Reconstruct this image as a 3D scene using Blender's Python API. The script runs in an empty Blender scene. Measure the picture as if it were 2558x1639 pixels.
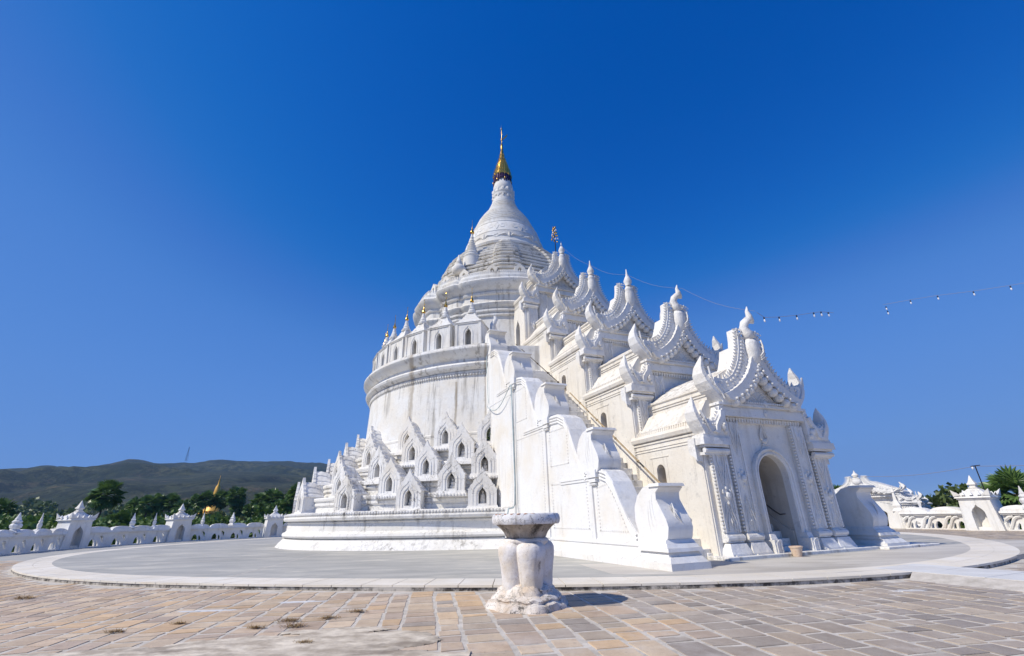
import bpy, bmesh, math, random
from mathutils import Vector, Matrix, noise
from mathutils.geometry import tessellate_polygon
R=math.radians; pi=math.pi; sin=math.sin; cos=math.cos
rnd=random.Random(7)
scn=bpy.context.scene
COL=scn.collection

# ---------------------------------------------------------------- materials
MATS={}
def nmat(name):
    m=bpy.data.materials.new(name); m.use_nodes=True
    nt=m.node_tree; b=nt.nodes['Principled BSDF']; MATS[name]=m
    return m,nt,b
def nd(nt,t,**k):
    n=nt.nodes.new(t)
    for a,v in k.items():
        if a in n.inputs: n.inputs[a].default_value=v
        else: setattr(n,a,v)
    return n
def noise_n(nt,scale,detail=4,rough=.55,vec=None):
    n=nd(nt,'ShaderNodeTexNoise'); n.inputs['Scale'].default_value=scale
    n.inputs['Detail'].default_value=detail; n.inputs['Roughness'].default_value=rough
    if vec: nt.links.new(vec,n.inputs['Vector'])
    return n.outputs['Fac']
def ramp(nt,fac,p0,p1,c0=(0,0,0,1),c1=(1,1,1,1)):
    r=nd(nt,'ShaderNodeValToRGB'); e=r.color_ramp.elements
    e[0].position=p0; e[0].color=c0; e[1].position=p1; e[1].color=c1
    nt.links.new(fac,r.inputs[0]); return r.outputs[0]
def mix(nt,fac,a,b,mode='MIX'):
    m=nd(nt,'ShaderNodeMix',data_type='RGBA',blend_type=mode)
    for s,v in ((0,fac),(6,a),(7,b)):
        if hasattr(v,'is_linked'): nt.links.new(v,m.inputs[s])
        elif s==0: m.inputs[0].default_value=v
        else: m.inputs[s].default_value=(*v,1) if len(v)==3 else v
    return m.outputs[2]
def mul(nt,a,b):
    m=nd(nt,'ShaderNodeMath',operation='MULTIPLY')
    for i,v in enumerate((a,b)):
        if hasattr(v,'is_linked'): nt.links.new(v,m.inputs[i])
        else: m.inputs[i].default_value=v
    return m.outputs[0]
def bump(nt,b,h,strength=.3,dist=.02,prev=None):
    n=nd(nt,'ShaderNodeBump'); n.inputs['Strength'].default_value=strength; n.inputs['Distance'].default_value=dist
    nt.links.new(h,n.inputs['Height'])
    if prev: nt.links.new(prev,n.inputs['Normal'])
    nt.links.new(n.outputs[0],b.inputs['Normal']); return n.outputs[0]
def pos(nt,sx=1,sy=1,sz=1,loc=(0,0,0)):
    g=nd(nt,'ShaderNodeNewGeometry'); m=nd(nt,'ShaderNodeMapping')
    m.inputs['Scale'].default_value=(sx,sy,sz); m.inputs['Location'].default_value=loc
    nt.links.new(g.outputs['Position'],m.inputs[0]); return m.outputs[0]

def plaster(name,col=(.80,.80,.79),streak=.35,speck=.5,dirt=.15,crack=.0,bumps=.35,warm=(.74,.68,.58),top=None):
    m,nt,b=nmat(name)
    p=pos(nt); ps=pos(nt,1.6,1.6,.10); pl=pos(nt,loc=(31,7,3))
    c=mix(nt,mul(nt,ramp(nt,noise_n(nt,.55,5,.6,pl),.42,.68),.7),col,warm)
    # grey-brown runs under the ledges
    f=ramp(nt,noise_n(nt,1.9,6,.65,ps),.52,.64)
    g=ramp(nt,noise_n(nt,.35,3,.5,p),.40,.56)
    c=mix(nt,mul(nt,mul(nt,f,g),streak),c,(.30,.28,.25))
    # lichen and soot patches
    d=ramp(nt,noise_n(nt,2.3,9,.72,p),.565,.66)
    c=mix(nt,mul(nt,d,dirt),c,(.17,.16,.15))
    gn=nd(nt,'ShaderNodeNewGeometry'); sx=nd(nt,'ShaderNodeSeparateXYZ'); nt.links.new(gn.outputs['Normal'],sx.inputs[0])
    # lichen that settles on ledges and other upward faces
    tp=mul(nt,ramp(nt,sx.outputs[2],.45,.85),ramp(nt,noise_n(nt,4.5,7,.75,pos(nt,loc=(2,9,5))),.47,.60))
    c=mix(nt,mul(nt,tp,min(.9,dirt*2.2+.12) if top is None else top),c,(.20,.185,.16))
    s=ramp(nt,noise_n(nt,11,6,.78,p),.60,.67)
    c=mix(nt,mul(nt,s,speck),c,(.33,.31,.28))
    if crack>0:
        v=nd(nt,'ShaderNodeTexVoronoi',feature='DISTANCE_TO_EDGE'); v.inputs['Scale'].default_value=1.3
        w=nd(nt,'ShaderNodeVectorMath',operation='MULTIPLY_ADD'); nz=nd(nt,'ShaderNodeTexNoise'); nz.inputs['Scale'].default_value=3
        nt.links.new(p,nz.inputs['Vector']); nt.links.new(nz.outputs['Color'],w.inputs[0]); w.inputs[1].default_value=(.6,.6,.6); nt.links.new(p,w.inputs[2])
        nt.links.new(w.outputs[0],v.inputs['Vector'])
        k=ramp(nt,v.outputs[0],.0,.022,(1,1,1,1),(0,0,0,1))
        c=mix(nt,mul(nt,mul(nt,k,g),crack),c,(.14,.13,.12))
    nt.links.new(c,b.inputs['Base Color']); b.inputs['Roughness'].default_value=.82
    if 'Specular IOR Level' in b.inputs: b.inputs['Specular IOR Level'].default_value=.25
    n1=bump(nt,b,noise_n(nt,3.5,6,.6,p),bumps,.06)
    bump(nt,b,noise_n(nt,26,4,.6,p),bumps,.012,n1)
    return m
plaster('white_plaster',(.79,.79,.785),.25,.45,.12,0)
dm=plaster('drum_plaster',(.78,.78,.77),.75,.7,.22,0,.5)
# the two brown runs of growth on the drum wall
def add_run(m,spots):
    nt=m.node_tree; b=nt.nodes['Principled BSDF']; src=b.inputs['Base Color'].links[0].from_socket
    g=nd(nt,'ShaderNodeNewGeometry'); s=nd(nt,'ShaderNodeSeparateXYZ'); nt.links.new(g.outputs['Position'],s.inputs[0])
    nz=noise_n(nt,2.2,6,.7,pos(nt,1,1,.5,(3,3,3)))
    for x0,w,z0,z1 in spots:
        a=nd(nt,'ShaderNodeMath',operation='SUBTRACT'); nt.links.new(s.outputs[0],a.inputs[0]); a.inputs[1].default_value=x0
        c=nd(nt,'ShaderNodeMath',operation='MULTIPLY_ADD'); nt.links.new(nz,c.inputs[0]); c.inputs[1].default_value=w*3; c.inputs[2].default_value=-w*1.5
        e=nd(nt,'ShaderNodeMath',operation='ADD'); nt.links.new(a.outputs[0],e.inputs[0]); nt.links.new(c.outputs[0],e.inputs[1])
        f=nd(nt,'ShaderNodeMath',operation='ABSOLUTE'); nt.links.new(e.outputs[0],f.inputs[0])
        k=ramp(nt,f.outputs[0],w*.3,w,(1,1,1,1),(0,0,0,1))
        # only on the front wall between the given heights
        zr=nd(nt,'ShaderNodeMapRange'); zr.inputs[1].default_value=z0; zr.inputs[2].default_value=z0+1.5; nt.links.new(s.outputs[2],zr.inputs[0])
        z2=nd(nt,'ShaderNodeMath',operation='LESS_THAN'); nt.links.new(s.outputs[2],z2.inputs[0]); z2.inputs[1].default_value=z1
        k=mul(nt,mul(nt,mul(nt,k,zr.outputs[0]),z2.outputs[0]),.62)
        src=mix(nt,k,src,(.34,.28,.20))
    nt.links.new(src,b.inputs['Base Color'])
add_run(dm,((-6.75,.22,5.2,11.75),(-1.7,.15,6,11.75),(-3.6,.10,2.5,9.5)))
plaster('cream_plaster',(.79,.755,.69),.28,.7,.26,0,warm=(.72,.65,.54))
plaster('weathered_plaster',(.80,.785,.755),.95,.7,.35,.5,.5,warm=(.74,.71,.64),top=.30)
plaster('mossy_plaster',(.76,.74,.70),1,.9,.7,.5,.6,warm=(.62,.57,.48))
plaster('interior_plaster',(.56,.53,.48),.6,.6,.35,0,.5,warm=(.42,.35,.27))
plaster('cracked_plaster',(.82,.81,.79),.45,.5,.22,.8,.45,top=.45)
plaster('facade_plaster',(.78,.775,.765),.22,.8,.22,.0,.8,top=.5)
plaster('far_plaster',(.80,.80,.79),.3,.4,.18,0)
def grimy(name,col,warm,dark,k=1,th=(.50,.62),streak=(.52,.62),sz=.5,crack=0):
    m,nt,b=nmat(name); p=pos(nt)
    c=mix(nt,ramp(nt,noise_n(nt,3.0,5,.6,p),.40,.66),col,warm)
    c=mix(nt,mul(nt,ramp(nt,noise_n(nt,5.5,7,.68,pos(nt,1,1,.16,(4,4,2))),*streak),.80*k),c,(.26,.235,.20))
    c=mix(nt,mul(nt,ramp(nt,noise_n(nt,4.2,8,.75,pos(nt,1,1,sz,(8,1,3))),*th),.92*k),c,dark)
    c=mix(nt,mul(nt,ramp(nt,noise_n(nt,30,5,.8,p),.58,.66),.6),c,(.22,.20,.18))
    if crack:
        v=nd(nt,'ShaderNodeTexVoronoi',feature='DISTANCE_TO_EDGE'); v.inputs['Scale'].default_value=5.5
        w=nd(nt,'ShaderNodeVectorMath',operation='MULTIPLY_ADD'); nz=nd(nt,'ShaderNodeTexNoise'); nz.inputs['Scale'].default_value=7
        nt.links.new(p,nz.inputs['Vector']); nt.links.new(nz.outputs['Color'],w.inputs[0]); w.inputs[1].default_value=(.25,.25,.25); nt.links.new(p,w.inputs[2]); nt.links.new(w.outputs[0],v.inputs['Vector'])
        c=mix(nt,mul(nt,ramp(nt,v.outputs[0],.0,.03,(1,1,1,1),(0,0,0,1)),crack),c,(.08,.07,.06))
    nt.links.new(c,b.inputs['Base Color']); b.inputs['Roughness'].default_value=.85
    n1=bump(nt,b,noise_n(nt,7,7,.65,p),.6,.04); bump(nt,b,noise_n(nt,45,5,.7,p),.5,.008,n1)
grimy('urn_plaster',(.78,.75,.73),(.66,.58,.48),(.16,.145,.13),.9,(.61,.69),(.56,.68))
grimy('urn_base_plaster',(.76,.71,.65),(.58,.47,.36),(.05,.045,.04),1,(.57,.62),(.56,.66),1,.75)
grimy('urn_rim_plaster',(.74,.74,.76),(.64,.62,.60),(.10,.10,.11),.85,(.55,.64),(.56,.66),1,.8)
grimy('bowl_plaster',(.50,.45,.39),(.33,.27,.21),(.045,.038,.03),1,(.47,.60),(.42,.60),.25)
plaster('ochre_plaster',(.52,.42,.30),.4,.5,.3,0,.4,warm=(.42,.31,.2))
def simple(name,col,rough=.6,metal=0,var=.0,scale=8,bs=0,col2=None,p0=.35,p1=.65):
    m,nt,b=nmat(name)
    if col2 is not None:
        c=mix(nt,ramp(nt,noise_n(nt,scale,5,.6,pos(nt)),p0,p1),col,col2); nt.links.new(c,b.inputs['Base Color'])
    else: b.inputs['Base Color'].default_value=(*col,1)
    b.inputs['Roughness'].default_value=rough; b.inputs['Metallic'].default_value=metal
    if bs: bump(nt,b,noise_n(nt,scale*3,5,.6,pos(nt)),bs,.02)
    return m
simple('gold',(.83,.52,.13),.28,1,col2=(.55,.30,.06),scale=9)
simple('gold_paint',(.72,.42,.07),.5,.25,col2=(.6,.32,.05),scale=1)
simple('dark_gem',(.09,.012,.05),.25,.3,col2=(.02,.02,.09),scale=20)
simple('iron',(.05,.05,.055),.45,.8)
simple('steel_rail',(.16,.15,.14),.35,.9)
simple('bamboo',(.50,.36,.19),.6,0,col2=(.30,.22,.12),scale=5)
simple('terracotta',(.62,.44,.31),.8,0,col2=(.72,.58,.45),scale=12)
simple('pipe_grey',(.42,.50,.52),.5,0,col2=(.30,.38,.40),scale=4)
simple('glass_bulb',(.85,.86,.9),.08,.0)
simple('cable',(.28,.26,.30),.7)
simple('trunk',(.10,.075,.055),.9,0,col2=(.055,.045,.035),scale=6,bs=.5)
simple('straw',(.42,.30,.14),.8,0,col2=(.22,.13,.07),scale=10)
simple('roof_red',(.30,.10,.06),.7); simple('roof_blue',(.20,.34,.46),.5); simple('hut_wall',(.62,.62,.60),.8,col2=(.5,.5,.47),scale=.7)
simple('brick_red',(.42,.16,.08),.9,col2=(.6,.45,.35),scale=9)
def leaf(name,c1,c2,rough=.5):
    m,nt,b=nmat(name)
    o=nd(nt,'ShaderNodeObjectInfo')
    c=mix(nt,ramp(nt,noise_n(nt,1.1,3,.6,pos(nt)),.35,.65),c1,c2)
    g=nd(nt,'ShaderNodeNewGeometry')
    c=mix(nt,mul(nt,g.outputs['Random Per Island'],.5),c,tuple(x*1.55 for x in c2))
    nt.links.new(c,b.inputs['Base Color']); b.inputs['Roughness'].default_value=rough
    t=nd(nt,'ShaderNodeBsdfTranslucent'); nt.links.new(c,t.inputs[0])
    ms=nd(nt,'ShaderNodeMixShader'); ms.inputs[0].default_value=.22
    nt.links.new(b.outputs[0],ms.inputs[1]); nt.links.new(t.outputs[0],ms.inputs[2])
    nt.links.new(ms.outputs[0],nt.nodes['Material Output'].inputs[0]); return m
leaf('palm_leaf',(.07,.13,.03),(.12,.20,.05),.38)
leaf('bush_leaf',(.05,.105,.018),(.10,.17,.03))
leaf('tree_leaf',(.06,.095,.025),(.11,.15,.045))
leaf('olive_leaf',(.09,.10,.03),(.12,.125,.04))
leaf('rust_leaf',(.13,.075,.02),(.17,.10,.03))

def ground_mat():
    m,nt,b=nmat('stone_slab')
    at=nd(nt,'ShaderNodeAttribute',attribute_name='tint')
    p=pos(nt)
    c=mix(nt,ramp(nt,noise_n(nt,2.2,7,.7,p),.35,.75),(1,1,1),(.72,.67,.64))
    c=mix(nt,1.0,at.outputs['Color'],c,'MULTIPLY')
    c=mix(nt,mul(nt,ramp(nt,noise_n(nt,9,6,.75,p),.57,.72),.55),c,(.17,.14,.125))
    c=mix(nt,mul(nt,ramp(nt,noise_n(nt,.5,6,.7,pos(nt,loc=(9,4,0))),.56,.74),.55),c,(.62,.57,.52))
    nt.links.new(c,b.inputs['Base Color']); b.inputs['Roughness'].default_value=.75
    n1=bump(nt,b,noise_n(nt,5,7,.65,p),.5,.03); bump(nt,b,noise_n(nt,40,4,.6,p),.35,.01,n1)
ground_mat()
def mortar_mat():
    m,nt,b=nmat('mortar'); p=pos(nt)
    c=mix(nt,ramp(nt,noise_n(nt,3,6,.7,p),.4,.65),(.60,.55,.48),(.42,.38,.32))
    nt.links.new(c,b.inputs['Base Color']); b.inputs['Roughness'].default_value=.9
    bump(nt,b,noise_n(nt,22,5,.6,p),.5,.02)
mortar_mat()
def concrete(name,a,b_,c3,sx=.35,sy=1.4,f3=.6):
    m,nt,b=nmat(name); p=pos(nt); pw=pos(nt,sx,sy,1)
    c=mix(nt,ramp(nt,noise_n(nt,.9,6,.65,pw),.40,.62),a,b_)
    c=mix(nt,mul(nt,ramp(nt,noise_n(nt,.55,6,.7,pos(nt,.5,1.3,1,(5,9,0))),.52,.62),f3),c,c3)
    c=mix(nt,mul(nt,ramp(nt,noise_n(nt,7,6,.75,p),.6,.7),.25),c,(.25,.25,.25))
    c=mix(nt,mul(nt,ramp(nt,noise_n(nt,.22,7,.7,pos(nt,.6,1.2,1,(40,2,0))),.45,.58),.35),c,tuple(q*.72 for q in a))
    nt.links.new(c,b.inputs['Base Color']); b.inputs['Roughness'].default_value=.7
    bump(nt,b,noise_n(nt,12,5,.6,p),.3,.01)
concrete('grey_concrete',(.36,.352,.32),(.47,.45,.40),(.64,.60,.51))
concrete('pale_concrete',(.50,.46,.40),(.60,.56,.49),(.40,.36,.29))
concrete('cream_tile',(.74,.67,.55),(.80,.74,.64),(.80,.78,.72),1,1,.5)
concrete('bright_tile',(.66,.65,.62),(.72,.71,.68),(.55,.53,.5),1,1,.5)
concrete('rough_cement',(.42,.35,.26),(.76,.67,.53),(.20,.155,.11),2.6,4.0,.9)
concrete('white_spill',(.72,.71,.69),(.66,.64,.61),(.5,.47,.43),1,1,.5)
def kerb_mat():
    m,nt,b=nmat('kerb_side'); p=pos(nt)
    c=mix(nt,ramp(nt,noise_n(nt,3.5,6,.75,p),.42,.60),(.50,.46,.41),(.07,.06,.05))
    nt.links.new(c,b.inputs['Base Color']); b.inputs['Roughness'].default_value=.9
kerb_mat()
def earth_mat():
    m,nt,b=nmat('earth'); p=pos(nt)
    c=mix(nt,ramp(nt,noise_n(nt,.02,8,.7,p),.4,.62),(.035,.05,.015),(.10,.075,.04))
    c=mix(nt,ramp(nt,noise_n(nt,.35,6,.7,p),.45,.6),c,(.035,.05,.015))
    nt.links.new(c,b.inputs['Base Color']); b.inputs['Roughness'].default_value=1
earth_mat()
def hill_mat():
    m,nt,b=nmat('hill_scrub'); p=pos(nt)
    c=mix(nt,ramp(nt,noise_n(nt,.012,10,.72,p),.42,.58),(.012,.026,.010),(.068,.075,.032))
    c=mix(nt,mul(nt,ramp(nt,noise_n(nt,.0065,8,.75,pos(nt,1,1,1,(30,50,0))),.56,.66),.8),c,(.15,.10,.06))
    c=mix(nt,ramp(nt,noise_n(nt,.07,7,.78,p),.47,.54),c,(.008,.017,.007))
    nt.links.new(c,b.inputs['Base Color']); b.inputs['Roughness'].default_value=1
    bump(nt,b,noise_n(nt,.05,8,.7,p),1,9)
hill_mat()

# ---------------------------------------------------------------- builders
class B:
    def __init__(s): s.v=[]; s.f=[]
    def add(s,vs,fs,M=None):
        n=len(s.v)
        s.v+= [tuple(M@Vector(v)) for v in vs] if M is not None else [tuple(v) for v in vs]
        s.f+=[tuple(i+n for i in f) for f in fs]; return s
    def box(s,x0,x1,y0,y1,z0,z1,t=(0,0),M=None):
        tx,ty=t
        vs=[(x0,y0,z0),(x1,y0,z0),(x1,y1,z0),(x0,y1,z0),(x0+tx,y0+ty,z1),(x1-tx,y0+ty,z1),(x1-tx,y1-ty,z1),(x0+tx,y1-ty,z1)]
        return s.add(vs,[(0,3,2,1),(4,5,6,7),(0,1,5,4),(1,2,6,5),(2,3,7,6),(3,0,4,7)],M)
    def plate(s,outer,holes,d0,d1,ax='y',M=None,sy=1):
        """polygon (u,w) with holes, extruded from d0 to d1. ax y: (u,d,w); ax x: (d,u,w)"""
        loops=[outer]+list(holes)
        tri=tessellate_polygon([[Vector((u,w,0)) for u,w in lp] for lp in loops])
        flat=[q for lp in loops for q in lp]; n=len(flat)
        P=(lambda u,d,w:(u,d,w)) if ax=='y' else (lambda u,d,w:(d,u,w))
        if ax=='z': P=lambda u,d,w:(u,w,d)
        vs=[P(u,d0,w) for u,w in flat]+[P(u,d1,w) for u,w in flat]
        fs=[t for t in tri]+[tuple(i+n for i in reversed(t)) for t in tri]
        k=0
        for lp in loops:
            m=len(lp)
            for i in range(m):
                a=k+i; b=k+(i+1)%m; fs.append((a,b,b+n,a+n))
            k+=m
        return s.add(vs,fs,M)
    def lathe(s,prof,seg=24,c=(0,0,0),M=None,plan=None,a0=0,a1=2*pi,sx=1,sy=1):
        full=abs(a1-a0-2*pi)<1e-6; ns=seg if full else seg+1
        vs=[];fs=[]
        for r,z in prof:
            for i in range(ns):
                a=a0+(a1-a0)*i/seg
                rr=plan(a,r) if plan else r
                vs.append((c[0]+rr*sin(a)*sx,c[1]-rr*cos(a)*sy,c[2]+z))
        for j in range(len(prof)-1):
            for i in range(seg if not full else ns):
                i2=(i+1)%ns
                fs.append((j*ns+i,j*ns+i2,(j+1)*ns+i2,(j+1)*ns+i))
        if full and prof[0][0]>1e-4: fs.append(tuple(reversed(range(ns))))
        if full and prof[-1][0]>1e-4: fs.append(tuple((len(prof)-1)*ns+i for i in range(ns)))
        return s.add(vs,fs,M)
    def tube(s,pts,r,seg=6,M=None,sq=1):
        P=[Vector(p) for p in pts]; n=len(P); vs=[];fs=[]
        rr=r if isinstance(r,(list,tuple)) else [r]*n
        for i,p in enumerate(P):
            d=(P[min(i+1,n-1)]-P[max(i-1,0)]).normalized()
            up=Vector((0,0,1)) if abs(d.z)<.92 else Vector((0,1,0))
            a=d.cross(up).normalized(); b=a.cross(d)
            for k in range(seg):
                t=2*pi*k/seg; vs.append(p+(a*cos(t)+b*sin(t)*sq)*rr[i])
        for i in range(n-1):
            for k in range(seg):
                k2=(k+1)%seg; fs.append((i*seg+k,i*seg+k2,(i+1)*seg+k2,(i+1)*seg+k))
        fs.append(tuple(reversed(range(seg)))); fs.append(tuple((n-1)*seg+k for k in range(seg)))
        return s.add(vs,fs,M)
    def sweep(s,pts,wd,M=None):
        """four-sided tapering sweep in a plate plane: pts (u,d,w); wd (half width in plane, half depth)"""
        P=[Vector(p) for p in pts]; n=len(P); vs=[];fs=[]
        for i,p in enumerate(P):
            t=(P[min(i+1,n-1)]-P[max(i-1,0)]).normalized(); nn=Vector((t.z,0,-t.x)); w,d=wd[i]; y=Vector((0,1,0))
            for a,b_ in ((1,-.75),(1,.75),(.7,1),(-.7,1),(-1,.75),(-1,-.75),(-.7,-1),(.7,-1)): vs.append(p+nn*w*a+y*d*b_)
        for i in range(n-1):
            for k in range(8): fs.append((i*8+k,i*8+(k+1)%8,(i+1)*8+(k+1)%8,(i+1)*8+k))
        fs.append(tuple(reversed(range(8)))); fs.append(tuple((n-1)*8+k for k in range(8)))
        return s.add(vs,fs,M)
    def ball(s,c,r,seg=8,rings=5,M=None):
        if not isinstance(r,(tuple,list)): r=(r,r,r)
        vs=[(c[0],c[1],c[2]-r[2])];fs=[]
        for j in range(1,rings):
            t=-pi/2+pi*j/rings
            for i in range(seg):
                a=2*pi*i/seg; vs.append((c[0]+r[0]*cos(t)*cos(a),c[1]+r[1]*cos(t)*sin(a),c[2]+r[2]*sin(t)))
        vs.append((c[0],c[1],c[2]+r[2])); top=len(vs)-1
        for i in range(seg): fs.append((0,1+(i+1)%seg,1+i))
        for j in range(rings-2):
            for i in range(seg):
                a=1+j*seg+i;b=1+j*seg+(i+1)%seg; fs.append((a,b,b+seg,a+seg))
        k=1+(rings-2)*seg
        for i in range(seg): fs.append((k+i,k+(i+1)%seg,top))
        return s.add(vs,fs,M)
    def cone(s,c,r,h,seg=5,M=None,d=(0,0,1)):
        d=Vector(d).normalized(); a=d.orthogonal().normalized(); b=d.cross(a); c=Vector(c)
        vs=[c+(a*cos(2*pi*i/seg)+b*sin(2*pi*i/seg))*r for i in range(seg)]+[c+d*h]
        return s.add(vs,[(i,(i+1)%seg,seg) for i in range(seg)]+[tuple(reversed(range(seg)))],M)
    def diamond(s,u,w,du,dw,d0,d1,ax='y'):
        """raised faceted leaf at (u,w), depth from d0 to peak d1"""
        P=(lambda u,d,w:(u,d,w)) if ax=='y' else (lambda u,d,w:(d,u,w))
        vs=[P(u-du,d0,w),P(u,d0,w-dw),P(u+du,d0,w),P(u,d0,w+dw),P(u,d1,w-dw*.25)]
        return s.add(vs,[(0,1,4),(1,2,4),(2,3,4),(3,0,4)])
    def mesh(s,name):
        me=bpy.data.meshes.new(name); me.from_pydata(s.v,[],s.f)
        bm=bmesh.new(); bm.from_mesh(me); bmesh.ops.recalc_face_normals(bm,faces=bm.faces); bm.to_mesh(me); bm.free()
        return me
def obj(name,b,mat,parent=None,smooth=False,loc=None,rot=None,bevel=0,angle=None,**props):
    me=b.mesh(name) if isinstance(b,B) else b
    o=bpy.data.objects.new(name,me); COL.objects.link(o)
    if isinstance(b,B) or not me.materials:
        me.materials.append(MATS[mat])
    if smooth:
        for p in me.polygons: p.use_smooth=True
        if angle:
            try: me.set_sharp_from_angle(angle=R(angle))
            except Exception: pass
    if loc: o.location=loc
    if rot is not None: o.rotation_euler=(0,0,rot)
    if parent: o.parent=parent
    if bevel:
        md=o.modifiers.new('bevel','BEVEL'); md.width=bevel; md.segments=2; md.limit_method='ANGLE'; md.angle_limit=R(50)
    for k,v in props.items(): o[k]=v
    return o
def empty(name,label,cat,loc=(0,0,0),rot=0,group=None):
    o=bpy.data.objects.new(name,None); COL.objects.link(o); o.location=loc; o.rotation_euler=(0,0,rot)
    o.empty_display_size=.3
    o['label']=label; o['category']=cat
    if group:o['group']=group
    return o
def tag(o,label,cat,group=None):
    o['label']=label;o['category']=cat
    if group:o['group']=group
    return o
def copy_tree(o,parent=None):
    c=o.copy(); COL.objects.link(c)
    if parent: c.parent=parent
    for ch in o.children: copy_tree(ch,c)
    return c
def mirror(poly): return poly+[(-u,w) for u,w in reversed(poly) if abs(u)>1e-6]
def arch(hw,z0,zs,n=10,k=1.0,cu=0):
    """arched opening from z0, springing zs"""
    return [(cu-hw,z0)]+[(cu-hw*cos(pi*i/n),zs+hw*k*sin(pi*i/n)) for i in range(n+1)]+[(cu+hw,z0)]
def ogee(hw,z0,zs,top,cu=0):
    q=[(hw,z0),(hw,zs),(hw*.93,zs+(top-zs)*.3),(hw*.62,zs+(top-zs)*.58),(hw*.2,zs+(top-zs)*.8)]
    return [(cu-u,w) for u,w in q]+[(cu,top)]+[(cu+u,w) for u,w in reversed(q)]

CX,CY=0.0,39.3          # axis of the pagoda

# ================================================================ SETTING
KX,KY=-.6,38.2
_k=[(-20.96,21.03),(-17.47,18.01),(-15.13,16.51),(-10.56,14.49),(-7.28,13.47),(-3.39,12.6),(-.91,12.08),(.9,11.81),(2.49,11.67),(4.26,11.63),(6.19,11.73),(7.74,11.92),(9.51,12.31),(11.16,12.99),(15.79,15.98),(18.64,19.36),(21.14,23.21),(22.5,26.27),(23.07,29.11),(22.9,33.0),(-24.73,25.65),(-26.86,29.55),(-27.84,33.03),(-27.91,38.16),(-26.5,46),(-21,56),(0,63.5),(19,56),(23.5,45)]
_kp=sorted((math.atan2(x-KX,-(y-KY)),math.hypot(x-KX,y-KY)) for x,y in _k)
def kr(t):
    t=(t+pi)%(2*pi)-pi; n=len(_kp)
    for i in range(n):
        a0,r0=_kp[i]; a1,r1=_kp[(i+1)%n]
        if i==n-1: a1+=2*pi
        tt=t if t>=a0 else t+2*pi
        if a0<=tt<=a1:
            q=(tt-a0)/(a1-a0); return r0+(r1-r0)*q
    return 26
def krs(t): return sum(kr(t+d*.035) for d in (-3,-2,-1,0,1,2,3))/7
ZP=.12
NK=240
def ringpt(t,off=0): 
    r=krs(t)+off; return KX+r*sin(t),KY-r*cos(t)
def structure(o): o['kind']='structure'; return o
# terrace and country ground
b=B(); b.add([(-4000,-4000,-3.1),(4000,-4000,-3.1),(4000,4000,-3.1),(-4000,4000,-3.1)],[(0,1,2,3)])
structure(obj('ground',b,'earth'))
TER=[(-30,4),(-33.5,26),(-35.0,32.5),(-36.6,39.3),(-36.6,45),(-34.6,50.6),(-31,54),(-27.6,56.8),(-16,60),(-8,66),(10,68),(24,58),(29.5,48),(30.3,41),(30.6,37.4),(31.6,32),(32.2,27),(34,12),(30,-20),(-30,-20)]
b=B(); b.plate(TER,[],-3.2,-.004,'z'); structure(obj('terrace_base',b,'mortar'))
# side walk of pale concrete by the left wall
sw=[(-29.5,24.6),(-24.6,25.2),(-26.4,29),(-27.6,33),(-27.7,38),(-26.4,46),(-21,55.5),(-16,59.5),(-27.6,56.6),(-31,53.8),(-34.5,50.4),(-36.5,45),(-36.5,39.3),(-34.9,32.5),(-33.6,27)]
b=B(); b.plate(sw,[],-.3,.004,'z'); structure(obj('side_walk',b,'grey_concrete'))
# raised round platform
b=B(); pts=[ringpt(2*pi*i/NK,-1.0) for i in range(NK)]
b.plate(pts,[],-.2,ZP,'z'); structure(obj('round_platform',b,'grey_concrete'))
# kerb ring of tiles
b=B(); bs=B(); NT=200
for i in range(NT):
    t0=2*pi*i/NT; t1=2*pi*(i+1)/NT; g=.0004
    for (o0,o1) in ((-1.22,-.62),(-.61,0)):
        tm=(t0+t1)/2
        P=[(*ringpt(t0+g,o0),ZP+.004),(*ringpt(tm,o0),ZP+.004),(*ringpt(t1-g,o0),ZP+.004),(*ringpt(t1-g,o1),ZP+.004),(*ringpt(tm,o1),ZP+.004),(*ringpt(t0+g,o1),ZP+.004)]
        dz=rnd.uniform(0,.004)
        P=[(x,y,z+dz) for x,y,z in P]
        b.add(P+[(x,y,z-.05) for x,y,z in P],[(0,1,2,3,4,5)]+[(k,(k+1)%6,(k+1)%6+6,k+6) for k in range(6)])
structure(obj('platform_kerb',b,'cream_tile'))
n0=[(*ringpt(2*pi*i/NK,-.03+.03*rnd.random()),0) for i in range(NK)]
for i in range(NK):
    x0,y0,_=n0[i];x1,y1,_=n0[(i+1)%NK]
    bs.add([(x0,y0,-.1),(x1,y1,-.1),(x1,y1,ZP-.01),(x0,y0,ZP-.01)],[(0,1,2,3)])
structure(obj('kerb_side',bs,'kerb_side'))
# cream apron before the porch, path leading away from it
Bx,By=9.515,17.85; PH=R(23.3)
SX,SY=cos(PH),sin(PH); AX,AY=sin(PH),-cos(PH)
def SA(s,a): return Bx+s*SX+a*AX, By+s*SY+a*AY
ap=[SA(-8.2,1.2),SA(-7.6,-1.5),SA(-3.6,-.2),SA(-3.6,.9),SA(9.8,.9),SA(11,-2),SA(13,2.3),SA(6.5,4.0),SA(2.5,4.6),SA(-2.4,4.4),SA(-5.5,3.4)]
b=B(); b.plate(ap,[],-.1,ZP+.004,'z'); structure(obj('pale_apron',b,'pale_concrete'))
b=B()
for i in range(9):
    a0=4.05+i*1.15
    for s0,s1 in ((-2.2,-1.31),(-1.3,-.4)):
        q=[SA(s0,a0),SA(s1,a0),SA(s1,a0+1.14),SA(s0,a0+1.14)]
        b.plate(q,[],-.1,ZP+.009+rnd.uniform(0,.003),'z')
structure(obj('path',b,'bright_tile'))
b=B()
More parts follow.
